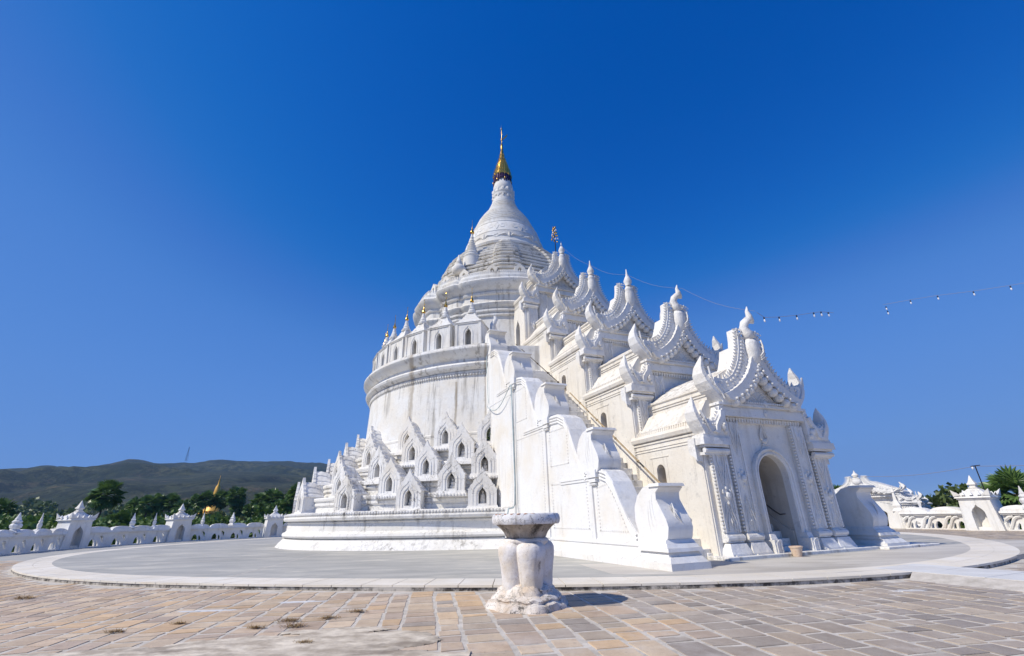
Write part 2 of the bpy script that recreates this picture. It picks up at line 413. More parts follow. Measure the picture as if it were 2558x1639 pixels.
for s in (-2.19,-.41): 
    x0,y0=SA(s,4.9);x1,y1=SA(s,16); b.add([(x0,y0,-.05),(x1,y1,-.05),(x1,y1,ZP),(x0,y0,ZP)],[(0,1,2,3)])
structure(obj('path_side',b,'kerb_side'))
b=B()
for s0,s1 in ((-2.19,-2.85),):
    p=[(*SA(s0,4.95),.126),(*SA(s0,15),.126),(*SA(s1,15),.0),(*SA(s1,5.2),.0)]; b.add(p,[(0,1,2,3)])
structure(obj('path_ramp',b,'mortar'))
# pale joints in the concrete
b=B()
for (x0,y0,x1,y1) in ((-8.5,14.6,-9.6,24.6),(-16.5,18.5,-9.8,25.0),(-21,24,-12.6,27.4)):
    L=math.hypot(x1-x0,y1-y0); nx,ny=-(y1-y0)/L*.035,(x1-x0)/L*.035
    b.add([(x0-nx,y0-ny,ZP+.003),(x0+nx,y0+ny,ZP+.003),(x1+nx,y1+ny,ZP+.003),(x1-nx,y1-ny,ZP+.003)],[(0,1,2,3)])
structure(obj('concrete_joint',b,'pale_concrete'))
# stone slabs
def inring(x,y,m=.06):
    return math.hypot(x-KX,y-KY)<krs(math.atan2(x-KX,-(y-KY)))+m
def inpath(x,y):
    s=(x-Bx)*SX+(y-By)*SY; a=(x-Bx)*AX+(y-By)*AY
    return -2.3<s<-.3 and a>3.5
al=R(-9.6); DX,DY=sin(al),cos(al); EX,EY=cos(al),-sin(al)
vs=[];fs=[];tint=[]
u=-40.0; col=0
def wob(k,v): return .07*noise.noise(Vector((k*3.1,v*.35,0)))
pal_l=[(.64,.46,.28),(.62,.47,.31),(.58,.45,.32),(.53,.41,.30),(.49,.39,.30),(.64,.51,.36),(.59,.47,.34)]
pal_r=[(.43,.365,.295),(.38,.33,.28),(.40,.345,.285),(.46,.38,.29),(.35,.305,.26),(.48,.405,.31),(.42,.36,.295)]
while u<42:
    w=rnd.uniform(.38,.60); v=0-rnd.random(); col+=1
    while v<42:
        l=rnd.uniform(.28,.58) if rnd.random()<.8 else rnd.uniform(.55,.80)
        um=u+w/2; vm=v+l/2; x=EX*um+DX*vm; y=EY*um+DY*vm
        ok=y>3.2 and abs(x)<1.28*y+2.5 and not inring(x,y,.22) and not inpath(x,y) and (y<27.2 if x<0 else y<36.5) and (x<31.3) and x>-33
        if ok:
            g=.028 if rnd.random()<.6 else .045
            c=[]
            for (a,bb,k) in ((u+g,v+g,col),(u+w-g,v+g,col+1),(u+w-g,v+l-g,col+1),(u+g,v+l-g,col)):
                a+=wob(k,bb)+rnd.uniform(-.018,.018); bb+=rnd.uniform(-.025,.025); c.append((EX*a+DX*bb,EY*a+DY*bb))
            z=rnd.uniform(.002,.007); n=len(vs); ins=.018
            cxm=sum(p[0] for p in c)/4; cym=sum(p[1] for p in c)/4
            tl=rnd.uniform(-.002,.002)
            vs+=[(px,py,-.02) for px,py in c]
            vs+=[(px+(cxm-px)*ins*1.5,py+(cym-py)*ins*1.5,z+(tl if k<2 else -tl)) for k,(px,py) in enumerate(c)]
            fs+=[(n+4,n+5,n+6,n+7),(n,n+1,n+5,n+4),(n+1,n+2,n+6,n+5),(n+2,n+3,n+7,n+6),(n+3,n,n+4,n+7)]
            wgt=min(1,max(0,(x+2.0+rnd.uniform(-2,2))/5))
            cc=rnd.choice(pal_r) if rnd.random()<wgt else rnd.choice(pal_l)
            h=rnd.uniform(.88,1.12)
            tint+=[tuple(min(1,q*h) for q in cc)]*5
        v+=l
    u+=w
me=bpy.data.meshes.new('stone_paving'); me.from_pydata(vs,[],fs)
ca=me.color_attributes.new('tint','FLOAT_COLOR','CORNER')
dat=[]
for p,t in zip(me.polygons,tint): dat+= [t[0],t[1],t[2],1]*p.loop_total
ca.data.foreach_set('color',dat)
o=bpy.data.objects.new('stone_paving',me); COL.objects.link(o); me.materials.append(MATS['stone_slab']); structure(o)
# rough cement repair in the foreground
def blob(cx,cy,pts,seed,amp=.35,n=60,ang=0,z0=-.02,z1=.02):
    q=[]
    for i in range(n):
        t=2*pi*i/n; k=1+amp*noise.noise(Vector((cos(t)*2.1+seed,sin(t)*2.1,seed)))+amp*.4*noise.noise(Vector((cos(t)*7+seed,sin(t)*7,seed)))
        x=pts[0]*cos(t)*k; y=pts[1]*sin(t)*k
        q.append((cx+x*cos(ang)-y*sin(ang),cy+x*sin(ang)+y*cos(ang)))
    return q
def sheet(name,poly,mat,z):
    b=B(); n=len(poly); cx=sum(p[0] for p in poly)/n; cy=sum(p[1] for p in poly)/n
    b.add([(cx,cy,z)]+[(cx+(x-cx)*.96,cy+(y-cy)*.96,z-.002) for x,y in poly]+[(x,y,-.01) for x,y in poly],
      [(0,1+i,1+(i+1)%n) for i in range(n)]+[(1+i,1+n+i,1+n+(i+1)%n,1+(i+1)%n) for i in range(n)])
    return structure(obj(name,b,mat))
# crumbling cement in the foreground: one irregular sheet with lumps
pat=[(-2.9,7.45,1.55,.80),(-1.9,7.7,.75,.55),(-4.0,7.35,1.2,.62),(-5.2,7.2,1.3,.42),(-6.3,7.15,.9,.28),(-3.0,6.6,3.4,.60),(-2.5,8.35,.55,.20),(-3.3,8.25,.5,.16)]
nx_,ny_=230,100; vs=[];idx={};fs=[]
def pf(x,y):
    v=max(1-(((x-cx)/rx)**2+((y-cy)/ry)**2) for cx,cy,rx,ry in pat)
    return v+.55*noise.fractal(Vector((x*1.6,y*2.6,3)),1,2.1,5)
for j in range(ny_):
    for i in range(nx_):
        x=-7.6+7*i/nx_; y=5.9+2.9*j/ny_; v=pf(x,y)
        if v>0:
            idx[i,j]=len(vs); vs.append((x,y,.002+min(.014,v*.05)+.006*noise.noise(Vector((x*9,y*9,1)))+.004*noise.noise(Vector((x*27,y*27,2)))+.004))
for (i,j) in list(idx):
    if (i+1,j) in idx and (i,j+1) in idx and (i+1,j+1) in idx: fs.append((idx[i,j],idx[i+1,j],idx[i+1,j+1],idx[i,j+1]))
b=B(); b.add(vs,fs); structure(obj('cement_patch',b,'rough_cement',smooth=True))
sheet('white_spill',blob(7.9,10.6,(.34,.12),5,.5),'white_spill',.0092)
sheet('white_spill',blob(12.0,11.0,(.6,.25),6,.6),'white_spill',.0092)
sheet('white_spill',blob(8.6,7.7,(.75,.18),9,.7,ang=.5),'white_spill',.0092)
sheet('white_spill',blob(-4.6,11.2,(.5,.10),10,.7),'white_spill',.0092)
sheet('white_spill',blob(-6.2,10.4,(.6,.09),11,.7),'white_spill',.0092)
# hills beyond
el=[(-100,3.2),(-70,4.0),(-55,4.3),(-47.7,4.35),(-44.2,4.75),(-42.5,4.7),(-41,4.95),(-39.6,5.42),(-38.6,5.38),(-37.6,5.15),(-35,5.45),(-31.9,6.05),(-28,6.1),(-25,5.95),(-22.5,5.9),(-12,5.2),(0,4.0),(12,2.6),(22,1.4),(32,.6),(46,.62),(60,.5),(80,1)]
def elev(a):
    for (a0,e0),(a1,e1) in zip(el,el[1:]):
        if a0<=a<=a1:
            q=(a-a0)/(a1-a0); q=q*q*(3-2*q) if abs(a1-a0)>3 else q
            return e0+(e1-e0)*q
    return 1
NA,NR=420,70; R0,R1,RR=190.,1500.,1900.
vs=[];fs=[]
for j in range(NR):
    q=j/(NR-1); r=R0+(RR-R0)*q**1.35
    for i in range(NA):
        a=-92+170*i/(NA-1)
        x,y=r*sin(R(a)),r*cos(R(a))
        H=math.tan(R(elev(a)))*R1+1.6
        k=max(0,(r-R0)/(R1-R0))
        base=(k**1.7) if k<1 else 1-(k-1)*.8
        rid=noise.fractal(Vector((x/330,y/330,1.7)),1.0,2.1,5)
        rid2=1-abs(noise.noise(Vector((x/210,y/260,4.2))))*2
        amp=H*(.26*rid+.30*(rid2-.45))*min(1,k*3)*(1-.80*max(0,min(1,(k-.72)/.28)))
        small=(noise.noise(Vector((x/26,y/26,2)))*2.2+noise.noise(Vector((x/9,y/9,5)))*1.2)*min(1,k*5)
        z=-3.2+(H+3.2)*base*(1 if k<1 else 1)+amp+small
        if k>.55: # keep the near slopes below the skyline
            pass
        else: z=min(z,-3.2+(H+3.2)*k*.93)
        vs.append((x,y,z-.4*(j==0)))
for j in range(NR-1):
    for i in range(NA-1):
        n=j*NA+i; fs.append((n,n+1,n+NA+1,n+NA))
b=B(); b.add(vs,fs); structure(obj('hills',b,'hill_scrub',smooth=True))
# ================================================================ PAGODA
PG=empty('pagoda','tall round white pagoda with niched plinth, bell and gold umbrella spire','pagoda',(CX,CY,0))
def lerp_tab(tab,x):
    for (a,v),(b_,w_) in zip(tab,tab[1:]):
        if x<=b_: 
            q=max(0,(x-a)/(b_-a)); return v+(w_-v)*q
    return tab[-1][1]
TOE=[(-180,16.8),(-110,17.0),(-90,17.2),(-63.4,17.1),(-53.5,17.0),(-43.3,16.5),(-38,16.15),(-28.4,15.6),(-16,15.15),(-3.5,14.75),(10,14.6),(50,15.2),(110,16.8),(180,16.8)]
def toe(t):
    d=((math.degrees(t)+180)%360)-180
    return sum(lerp_tab(TOE,d+k) for k in (-4,-2,0,2,4))/5
pl=lambda t,r: toe(t)+r
# plinth: flared toe, dado, dark groove, heavy top moulding
b=B()
prof=[(.10,.10),(.0,.13),(-.12,.30),(-.28,.46),(-.36,.56),(-.36,.60),(-.50,.62),(-.50,.66),(-.32,.69),(-.26,.78),(-.30,.90),(-.44,.96),(-.50,1.02),(-.52,1.44),(-.44,1.47),(-.44,1.50),(-.52,1.53),(-.52,1.56),(-.28,1.60),(-.24,1.72),(-.27,1.80),(-.33,1.82),(-.33,1.98),(-.40,2.02),(-4.2,2.04)]
b.lathe(prof,220,plan=pl)
# bead course
t=R(-112)
while t<R(20):
    r=toe(t)-.31; M=Matrix.Translation((r*sin(t),-r*cos(t),1.9))
    b.ball((0,0,0),(.075,.075,.085),6,4,M); t+=.17/r
plinth=obj('plinth',b,'weathered_plaster',PG,smooth=True,angle=28)
# stepped core behind the niches
def row_r(t,j): # front radius of niche row j (1..5)
    a=toe(t)-.72; return a-(a-12.75)*(j-1)/4.
b=B()
for j in range(1,6):
    z0=2.0+.86*(j-1)
    f=lambda t,r,j=j: row_r(t,j)-.72+r
    b.lathe([(0,z0-.02),(0,z0+.24),(-.06,z0+.27),(-.06,z0+.33),(.0,z0+.36),(.05,z0+.42),(.05,z0+.54),(0,z0+.57),(0,z0+.62),(.10,z0+.68),(.12,z0+.80),(.08,z0+.86),(-1.2,z0+.87)],160,plan=f)
obj('stepped_core',b,'weathered_plaster',PG,smooth=True,angle=28)
# niche shrine prototype, local: x across, y back (front at y=0), z up
def niche_mesh():
    b=B()
    out=[(.70,0),(.70,.78),(.735,.82),(.66,.90),(.60,1.0),(.62,1.04),(.50,1.12),(.44,1.24),(.45,1.28),(.33,1.38),(.26,1.52),(.26,1.56),(.15,1.66),(.06,1.84),(0,2.0)]
    op=ogee(.20,.10,.52,.95)
    b.plate(mirror(out),[op],0,.16)
    # nested arch rims
    for k,(hw,top,d) in enumerate(((.30,1.10,-.035),(.47,1.36,-.02))):
        o2=ogee(hw+.045,.02,.56+.1*k,top+.07); i2=ogee(hw,.0,.55+.1*k,top)
        b.plate(o2+[(hw+.045,0),(-hw-.045,0)][:0],[],d+.001*k,.0) if False else None
        n=len(o2)
        vs=[(u,d,w) for u,w in o2]+[(u,d,w) for u,w in i2]+[(u,.003,w) for u,w in o2]+[(u,.003,w) for u,w in i2]
        fs=[]
        for i in range(n-1): fs+=[(i,i+1,n+i+1,n+i),(i,i+1,2*n+i+1,2*n+i),(n+i,n+i+1,3*n+i+1,3*n+i)]
        b.add(vs,fs)
    # chamber: back, floor, cheeks
    b.box(-.62,-.20,.16,1.25,0,.80); b.box(.20,.62,.16,1.25,0,.80)
    b.box(-.20,.20,.62,1.25,0,.95); b.box(-.20,.20,.16,.62,0,.10)
    # stepped vaulted roof behind the face
    rf=[(.64,.78),(.66,.84),(.60,.94),(.46,1.06),(.47,1.11),(.36,1.26),(.24,1.42),(.25,1.47),(.12,1.62),(0,1.72)]
    pr=mirror([(.64,.80)]+rf[1:])
    vs=[];fs=[];n=len(pr)
    for d,k in ((.16,1),(.5,1.0),(.8,.93),(1.05,.78),(1.25,.55)):
        vs+=[(u*(.9+.1*k),d,.80+(w_-.80)*k) for u,w_ in pr]
    for j in range(4):
        for i in range(n-1): fs.append((j*n+i,j*n+i+1,(j+1)*n+i+1,(j+1)*n+i))
    fs.append(tuple(4*n+i for i in range(n))); b.add(vs,fs)
    # inner vault so the recess is closed above
    b.box(-.26,.26,.62,.66,.8,1.1)
    b.box(-.26,.26,.16,.62,.98,1.06)
    b.box(-.78,.78,-.07,1.2,-.14,0,(.04,.03)); b.box(-.84,.84,-.12,1.2,-.30,-.142,(.02,.02))
    return b
NM=niche_mesh().mesh('niche'); NM.materials.append(MATS['cracked_plaster'])
def lotus_mesh():
    b=B()
    for i in range(9): b.ball((-.68+.17*i,-.14,-.22),(.075,.05,.085),6,4)
    return b
LM=lotus_mesh().mesh('lotus_band'); LM.materials.append(MATS['cracked_plaster'])
rows={1:[-7.2,-23.1,-38.7,-55.8,-71.5,-87,-102],2:[-.2,-14.5,-29.5,-44.5,-62.5,-79,-95],3:[-7.3,-21.6,-35.6,-53,-70.5,-87],4:[.8,-13.5,-27.2,-43,-61,-78,-95],5:[-6.5,-18.8,-31.3,-50,-68,-86]}
NPOS={}
for j,an in rows.items():
    for i,d in enumerate(an):
        t=R(d); r=row_r(t,j); z=2.06+.86*(j-1)+(.0 if j>1 else .06)
        # outward normal of the plan
        e=.02; p1=((row_r(t+e,j))*sin(t+e),-(row_r(t+e,j))*cos(t+e)); p0=((row_r(t-e,j))*sin(t-e),-(row_r(t-e,j))*cos(t-e))
        rot=math.atan2(p1[1]-p0[1],p1[0]-p0[0])
        o=obj('niche',NM,None,PG,loc=(r*sin(t),-r*cos(t),z),rot=rot+rnd.uniform(-.03,.03)); o.scale=(1.03+rnd.uniform(-.04,.05),1,1+rnd.uniform(-.04,.05)*.8)
        NPOS[(j,i)]=(CX+r*sin(t),CY-r*cos(t),z,rot)
        if (j+i)%3==0 or (j==2 and i<3): obj('lotus_band',LM,None,o)
# drum
b=B()
b.lathe([(12.35,2.0),(12.12,6.0),(11.95,9.95),(11.97,9.97),(12.05,10.02),(12.06,10.12),(11.98,10.16),(12.12,10.22),(12.32,10.36),(12.38,10.50),(12.30,10.62),(12.12,10.70),(12.05,10.74),(12.05,10.92),(12.20,11.0),(12.48,11.25),(12.62,11.45),(12.62,11.55),(12.52,11.64),(12.52,11.70),(12.40,11.76),(9.0,11.80),(8.2,11.80)],240,plan=lambda t,r:(min(r,11.62) if -5.2<((math.degrees(t)+180)%360-180)<51 else r))
t=R(-100)
while t<R(30):
    M=Matrix.Rotation(t,4,'Z')@Matrix.Translation((0,-12.02,9.93)); b.ball((0,0,0),(.085,.06,.09),6,4,M); t+=.19/12
drum=obj('drum',b,'drum_plaster',PG,smooth=True,angle=30)
# water stains on the drum are in the plaster; downpipe-like stain strip is real growth
# niche turrets on the drum terrace
def turret_body():
    b=B()
    b.box(-.02,.02,0,.01,0,.01)
    b.plate([(-.92,0),(.92,0),(.90,1.62),(-.90,1.62)],[ogee(.21,.12,.85,1.32,0)],0,.18)
    b.box(-.92,-.30,.18,1.5,0,1.62); b.box(.30,.92,.18,1.5,0,1.62); b.box(-.30,.30,.75,1.5,0,1.62); b.box(-.30,.30,.18,.75,1.40,1.62); b.box(-.30,.30,.18,.75,0,.12)
    o2=ogee(.34,.0,.95,1.52); i2=ogee(.30,.0,.94,1.47); n=len(o2)
    b.add([(u,-.03,w_) for u,w_ in o2]+[(u,-.03,w_) for u,w_ in i2]+[(u,.002,w_) for u,w_ in o2]+[(u,.002,w_) for u,w_ in i2],
       sum([[(i,i+1,n+i+1,n+i),(i,i+1,2*n+i+1,2*n+i),(n+i,n+i+1,3*n+i+1,3*n+i)] for i in range(n-1)],[]))
    for u in (-.90,.72): b.box(u,u+.18,-.04,.0,.0,1.60)
    b.box(-.95,.95,-.06,1.55,1.62,1.70,(.03,.03)); b.box(-.98,.98,-.09,1.58,1.702,1.78,(.08,.08))
    return b
def turret_roof():
    b=B(); y=.72
    w0=.86;z=1.78
    for i in range(4):
        h=.20; b.box(-w0,w0,y-w0*.80,y+w0*.80,z,z+h*.45,(.02,.02)); b.box(-w0*.86,w0*.86,y-w0*.70,y+w0*.70,z+h*.452,z+h,(.05,.05)); z+=h; w0*=.76
    b.lathe([(.34,z),(.36,z+.08),(.27,z+.14),(.29,z+.2),(.20,z+.32),(.22,z+.38),(.14,z+.55),(.15,z+.6),(.09,z+.85),(.08,z+.95),(.03,z+1.05)],12,(0,y,0))
    return b,z+.98
TB=turret_body().mesh('turret'); TB.materials.append(MATS['drum_plaster'])
_r,_z=turret_roof(); TR=_r.mesh('turret_roof'); TR.materials.append(MATS['drum_plaster'])
g=B(); g.lathe([(.10,_z-.1),(.14,_z),(.10,_z+.12),(.06,_z+.2),(.05,_z+.32),(.02,_z+.42),(.012,_z+.9)],10,(0,.72,0)); g.ball((0,.72,_z+.98),(.03,.03,.06),6,4); g.cone((0.0,.72,_z+.62),.03,.14,4,d=(1,0,.2))
TG=g.mesh('gilt_finial'); TG.materials.append(MATS['gold'])
for d in (-13.9,-24.1,-34.2,-43.9,-53.8,-64.2,-74.5,-85,-95.5,-106):
    t=R(d); r=12.02
    o=obj('turret',TB,None,PG,loc=(r*sin(t),-r*cos(t),11.78),rot=t)
    q=obj('turret_roof',TR,None,o); obj('gilt_finial',TG,None,o)
# horned gable ornament between upper drum and turrets
def ear(b,M):
    b.tube([(0,0,0),(.25,0,.45),(.2,0,.95),(.42,0,1.35),(.30,0,1.75)],[.26,.30,.22,.16,.03],8,M)
for d in (-8.5,-18.8,-29,-49,-69):
    b=B(); M=Matrix.Rotation(R(d),4,'Z')@Matrix.Translation((0,-10.3,12.9)); ear(b,M)
    for i in range(5): b.ball((-.9+.22*i,0,-.4+.23*i),(.16,.14,.14),6,4,M)
    obj('guardian_crest',b,'drum_plaster',PG,smooth=True)
# upper drum, lobed plan
UX=-.4
def lobe(t,r):
    d=(math.degrees(t)+360+46.5)%90   # notch at -46.5 deg and every 90
    q=min(d,90-d); k=0
    if q<7: k=-.42*(.5+.5*cos(pi*q/7))
    d2=(math.degrees(t)+360+71)%45; q2=min(d2,45-d2)
    if q2<2.5: k-=.10*(.5+.5*cos(pi*q2/2.5))
    return r*(1+k*.14*7.8/8)+ (k*.35)
b=B()
prof=[(8.0,11.7),(7.85,14.2),(7.80,15.6),(7.95,15.66),(7.95,15.8),(7.86,15.86),(8.05,16.0),(8.05,16.15),(7.92,16.2),(8.15,16.38),(8.25,16.6),(8.1,16.75),(7.95,16.85),(7.95,17.35),(8.1,17.42),(8.15,17.55),(8.05,17.65),(8.3,17.85),(8.62,18.15),(8.70,18.4),(8.55,18.55),(8.48,18.6),(8.5,18.8),(8.25,18.95),(8.22,19.2),(8.1,19.3),(6.6,19.32)]
b.lathe(prof,300,(UX,0,0),plan=lobe)
ud=obj('upper_drum',b,'drum_plaster',PG,smooth=True,angle=35)
b=B(); t=R(-100)
while t<R(40):
    r=lobe(t,8.2); b.box(-.045,.045,-.04,.05,0,.20,M=Matrix.Translation((UX+r*sin(t),-r*cos(t),19.15))@Matrix.Rotation(t,4,'Z')); t+=.16/8
obj('battlement',b,'drum_plaster',ud)
# mini niches on top
def mini():
    b=B(); b.plate(mirror([(.42,0),(.42,.62),(0,1.02)]),[ogee(.15,.12,.42,.68)],0,.10)
    b.plate(mirror([(.46,.60),(0,1.06),(0,1.14),(.52,.62)][:0] or [(.50,.58),(.50,.66),(0,1.12)]),[mirror([(.40,.50),(0,.96)])][:0],-.03,.0) if False else None
    b.box(-.40,-.17,.1,.8,0,.62); b.box(.17,.40,.1,.8,0,.62); b.box(-.17,.17,.45,.8,0,.7)
    b.plate(mirror([(.44,.58),(.44,.64),(0,1.04)]),[],.101,.85)
    return b
MM=mini().mesh('niche'); MM.materials.append(MATS['cream_plaster'])
for d in (25,8.5,-8.0,-25.9,-40.5,-54,-68,-82,-96):
    t=R(d); r=7.75; obj('niche',MM,None,ud,loc=(UX+r*sin(t),-r*cos(t),19.2),rot=t)
# redented terraces below the bell
def red(t,r):
    d=(math.degrees(t)+360-1.8)%45; q=abs(d-22.5)
    ap=r*.955
    if q<13: return ap/cos(R(q))
    if q<17.5: return (ap+.17)/cos(R(q))
    return (ap+.17)/cos(R(17.5))*cos(R(q-17.5))+.02
b=B()
pr=[(7.35,19.3)]
layers=[(7.4,19.8),(7.25,20.25),(7.05,20.7),(6.95,21.15),(6.7,21.6),(6.5,22.05),(6.3,22.45),(6.0,22.9),(5.65,23.3),(5.3,23.7),(4.95,24.05),(4.6,24.35)]
pz=19.3
for r,z in layers:
    h=z-pz
    pr+=[(r-.16,pz+.02),(r-.16,pz+h*.28),(r,pz+h*.34),(r+.04,pz+h*.6),(r-.02,pz+h*.72),(r-.10,pz+h*.76),(r-.10,z-.02)]
    pz=z
pr+=[(4.2,24.42),(4.15,24.7)]
b.lathe(pr,240,(UX-.08,0,0),plan=red)
obj('redented_terrace',b,'mossy_plaster',PG,smooth=True,angle=25)
# bell and ringed cone
b=B(); BX=-.56
bp=[(4.25,24.5),(4.3,24.62),(4.12,24.7),(4.02,24.78),(4.08,24.9),(3.98,25.0),(3.92,25.3),(3.88,26.0),(3.80,26.05),(3.84,26.12),(3.74,26.2),(3.58,26.9),(3.42,27.35),(3.44,27.42),(3.30,27.5),(3.22,27.58),(3.14,27.95),(3.16,28.02),(3.0,28.1)]
z=28.1;r=3.0
tgt=[(28.1,3.0),(29.0,2.62),(29.7,2.2),(30.35,1.72),(31.0,1.42),(31.6,1.2)]
def rr(z):
    for (a,v),(c,w_) in zip(tgt,tgt[1:]):
        if z<=c: return v+(w_-v)*(z-a)/(c-a)
    return tgt[-1][1]
while z<31.5:
    h=.30; r1=rr(z); bp+=[(r1-.06,z+.02),(r1+.03,z+.07),(r1+.03,z+h*.62),(rr(z+h)-.05,z+h*.86)]; z+=h
bp+=[(1.22,31.6),(1.24,31.75),(1.12,31.85),(1.10,32.3),(1.02,32.38),(1.14,32.5),(1.16,32.7),(1.04,32.8),(1.12,32.95),(1.10,33.2),(1.0,33.3),(1.06,33.5),(1.04,33.9),(.92,34.4),(.72,35.0),(.5,35.4)]
b.lathe(bp,96,(BX,0,0))
for k in range(14):
    t0=R(k*360/14)
    b.ball((BX+1.08*sin(t0),-1.08*cos(t0),32.35),(.16,.10,.20),6,4); b.ball((BX+1.06*sin(t0),-1.06*cos(t0),33.2),(.18,.10,.28),6,4)
BELL=b
# relief garland on the bell
def onbell(t,z): 
    r=3.90 if z<26.05 else 3.76-(z-26.2)*.29
    return (BX+(r+.01)*sin(t),-(r+.01)*cos(t),z)
for k in range(-5,5):
    t0=R(k*36+8)
    for s in (-1,1):
        pts=[onbell(t0+s*(.03+.27*q),25.35+.28*sin(q*pi*1.1)+.06*sin(q*9)) for q in [i/9 for i in range(10)]]
        b.tube(pts,[.05,.08,.10,.11,.10,.085,.07,.06,.05,.03],6)
        b.tube([onbell(t0+s*(.30+.045*cos(a)),25.5+.16*sin(a)) for a in [i*.7 for i in range(9)]],.03,5)
    b.ball(onbell(t0,25.5),(.10,.10,.26),6,5); b.ball(onbell(t0,25.8),(.05,.05,.12),6,4)
    for s in (-1,1):
        b.tube([onbell(t0+s*.16+.10*cos(a)*(1-a/14),26.75+.30*sin(a)*(1-a/14)) for a in [i*.6 for i in range(16)]],.022,5)
        b.tube([onbell(t0+s*(.30)+.0,27.2),onbell(t0+s*.26,26.75),onbell(t0+s*.31,26.35)],.025,5)
    for s in range(8):
        b.ball(onbell(t0+s*.078,24.86),(.07,.07,.05),5,3)
bell=obj('bell',b,'white_plaster',PG,smooth=True,angle=30)
# gold umbrella (hti)
b=B()
hp=[(.92,35.3),(.96,35.42),(.84,35.5),(.88,35.85),(.72,36.0),(.76,36.3),(.60,36.45),(.62,36.8),(.48,36.9),(.48,37.25),(.36,37.35),(.34,37.75),(.26,37.85),(.24,38.3),(.20,38.4),(.19,38.9),(.14,39.0),(.17,39.1),(.12,39.2),(.10,39.9),(.13,40.0),(.08,40.1),(.03,40.4),(.025,42.2)]
b.lathe(hp,28,(BX-.06,0,0))
b2=B(); b3=B()
for z,r,n in ((35.35,.96,24),(35.85,.86,22),(36.3,.74,20),(36.8,.60,16),(37.25,.46,14),(37.75,.33,10),(38.3,.22,8)):
    for i in range(n):
        t=2*pi*i/n; b.cone((BX-.06+r*sin(t),-r*cos(t),z-.05),.07,.34,4,d=(sin(t)*.45,-cos(t)*.45,1)); b.ball((BX-.06+(r*.93)*sin(t+.1),-(r*.93)*cos(t+.1),z+.18),(.06,.06,.09),5,3)
        if i%2: b.ball((BX-.06+(r+.02)*sin(t),-(r+.02)*cos(t),z-.14),(.05,.05,.09),5,3)
for i in range(26):
    t=2*pi*i/26; L=.5+.55*rnd.random()
    b2.tube([(BX-.06+.90*sin(t),-.90*cos(t),35.35),(BX-.06+.96*sin(t),-.96*cos(t),35.3-L)],[.05,.07],5)
    b2.ball((BX-.06+.96*sin(t),-.96*cos(t),35.25-L),(.09,.09,.13),5,3)
b2.lathe([(.90,34.75),(.93,35.33),(.75,35.33),(.72,34.75)],26,(BX-.06,0,0))
b.lathe([(.1,39.2),(.15,39.5),(.09,39.8)],8,(BX-.06,0,0)); b.lathe([(.05,40.5),(.11,40.7),(.04,41.0)],8,(BX-.06,0,0)); b.lathe([(.03,41.6),(.08,41.75),(.03,41.95)],8,(BX-.06,0,0))
for i in range(7):
    pass
b3.add([(BX-.06,0,40.75),(BX+.25,-.02,41.1),(BX+.62,-.03,41.55),(BX+.5,-.03,41.2),(BX+.2,-.02,40.85),(BX-.06,.05,40.75),(BX+.25,.05,41.1),(BX+.62,.04,41.55),(BX+.5,.05,41.2),(BX+.2,.05,40.85)],[(0,1,2,3,4),(9,8,7,6,5),(0,1,6,5),(1,2,7,6),(2,3,8,7),(3,4,9,8),(4,0,5,9)])
hti=obj('gold_umbrella',b,'gold',PG,smooth=True,angle=40); obj('jewel_fringe',b2,'dark_gem',hti); obj('vane',b3,'gold',hti)
for i in range(7):
    t=2*pi*i/7+.3; b=B(); b.ball((BX-.06+.98*sin(t),-.98*cos(t),34.45+.2*rnd.random()),(.09,.09,.16),6,4); obj('gilt_pendant',b,'gold',hti,smooth=True)
b=B(); b.ball((BX-.06,0,42.3),(.10,.10,.22),8,5); b.lathe([(.012,42.4),(.012,42.9)],5,(BX-.06,0,0)); obj('diamond_bud',b,'steel_rail',hti,smooth=True)
# corner stupa and vase on the terrace
b=B(); t=R(-29); x0,y0=UX+6.0*sin(t),-6.0*cos(t)
b.lathe([(.80,21.2),(.78,22.1),(.60,22.2),(.68,22.35),(.66,22.45),(.48,22.55),(.54,22.7),(.40,22.85),(.46,23.0),(.34,23.1),(.40,23.25),(.28,23.35),(.34,23.5),(.22,23.6),(.28,23.75),(.17,23.85),(.22,24.0),(.12,24.15),(.16,24.35),(.08,24.5),(.10,24.9)],20,(x0,y0,0))
cs=obj('corner_stupa',b,'white_plaster',PG,smooth=True,angle=35)
b=B(); b.lathe([(.16,24.75),(.20,24.85),(.16,25.0),(.08,25.1),(.06,25.3),(.02,25.4),(.012,26.2)],10,(x0,y0,0)); obj('gilt_finial',b,'gold',cs,smooth=True)
b=B(); t=R(-33); x0,y0=UX+7.2*sin(t),-7.2*cos(t)
b.lathe([(.40,20.2),(.58,20.5),(.60,20.8),(.40,21.05),(.28,21.15),(.36,21.25),(.20,21.5),(.05,22.1)],16,(x0,y0,0)); obj('vase_ornament',b,'white_plaster',PG,smooth=True)
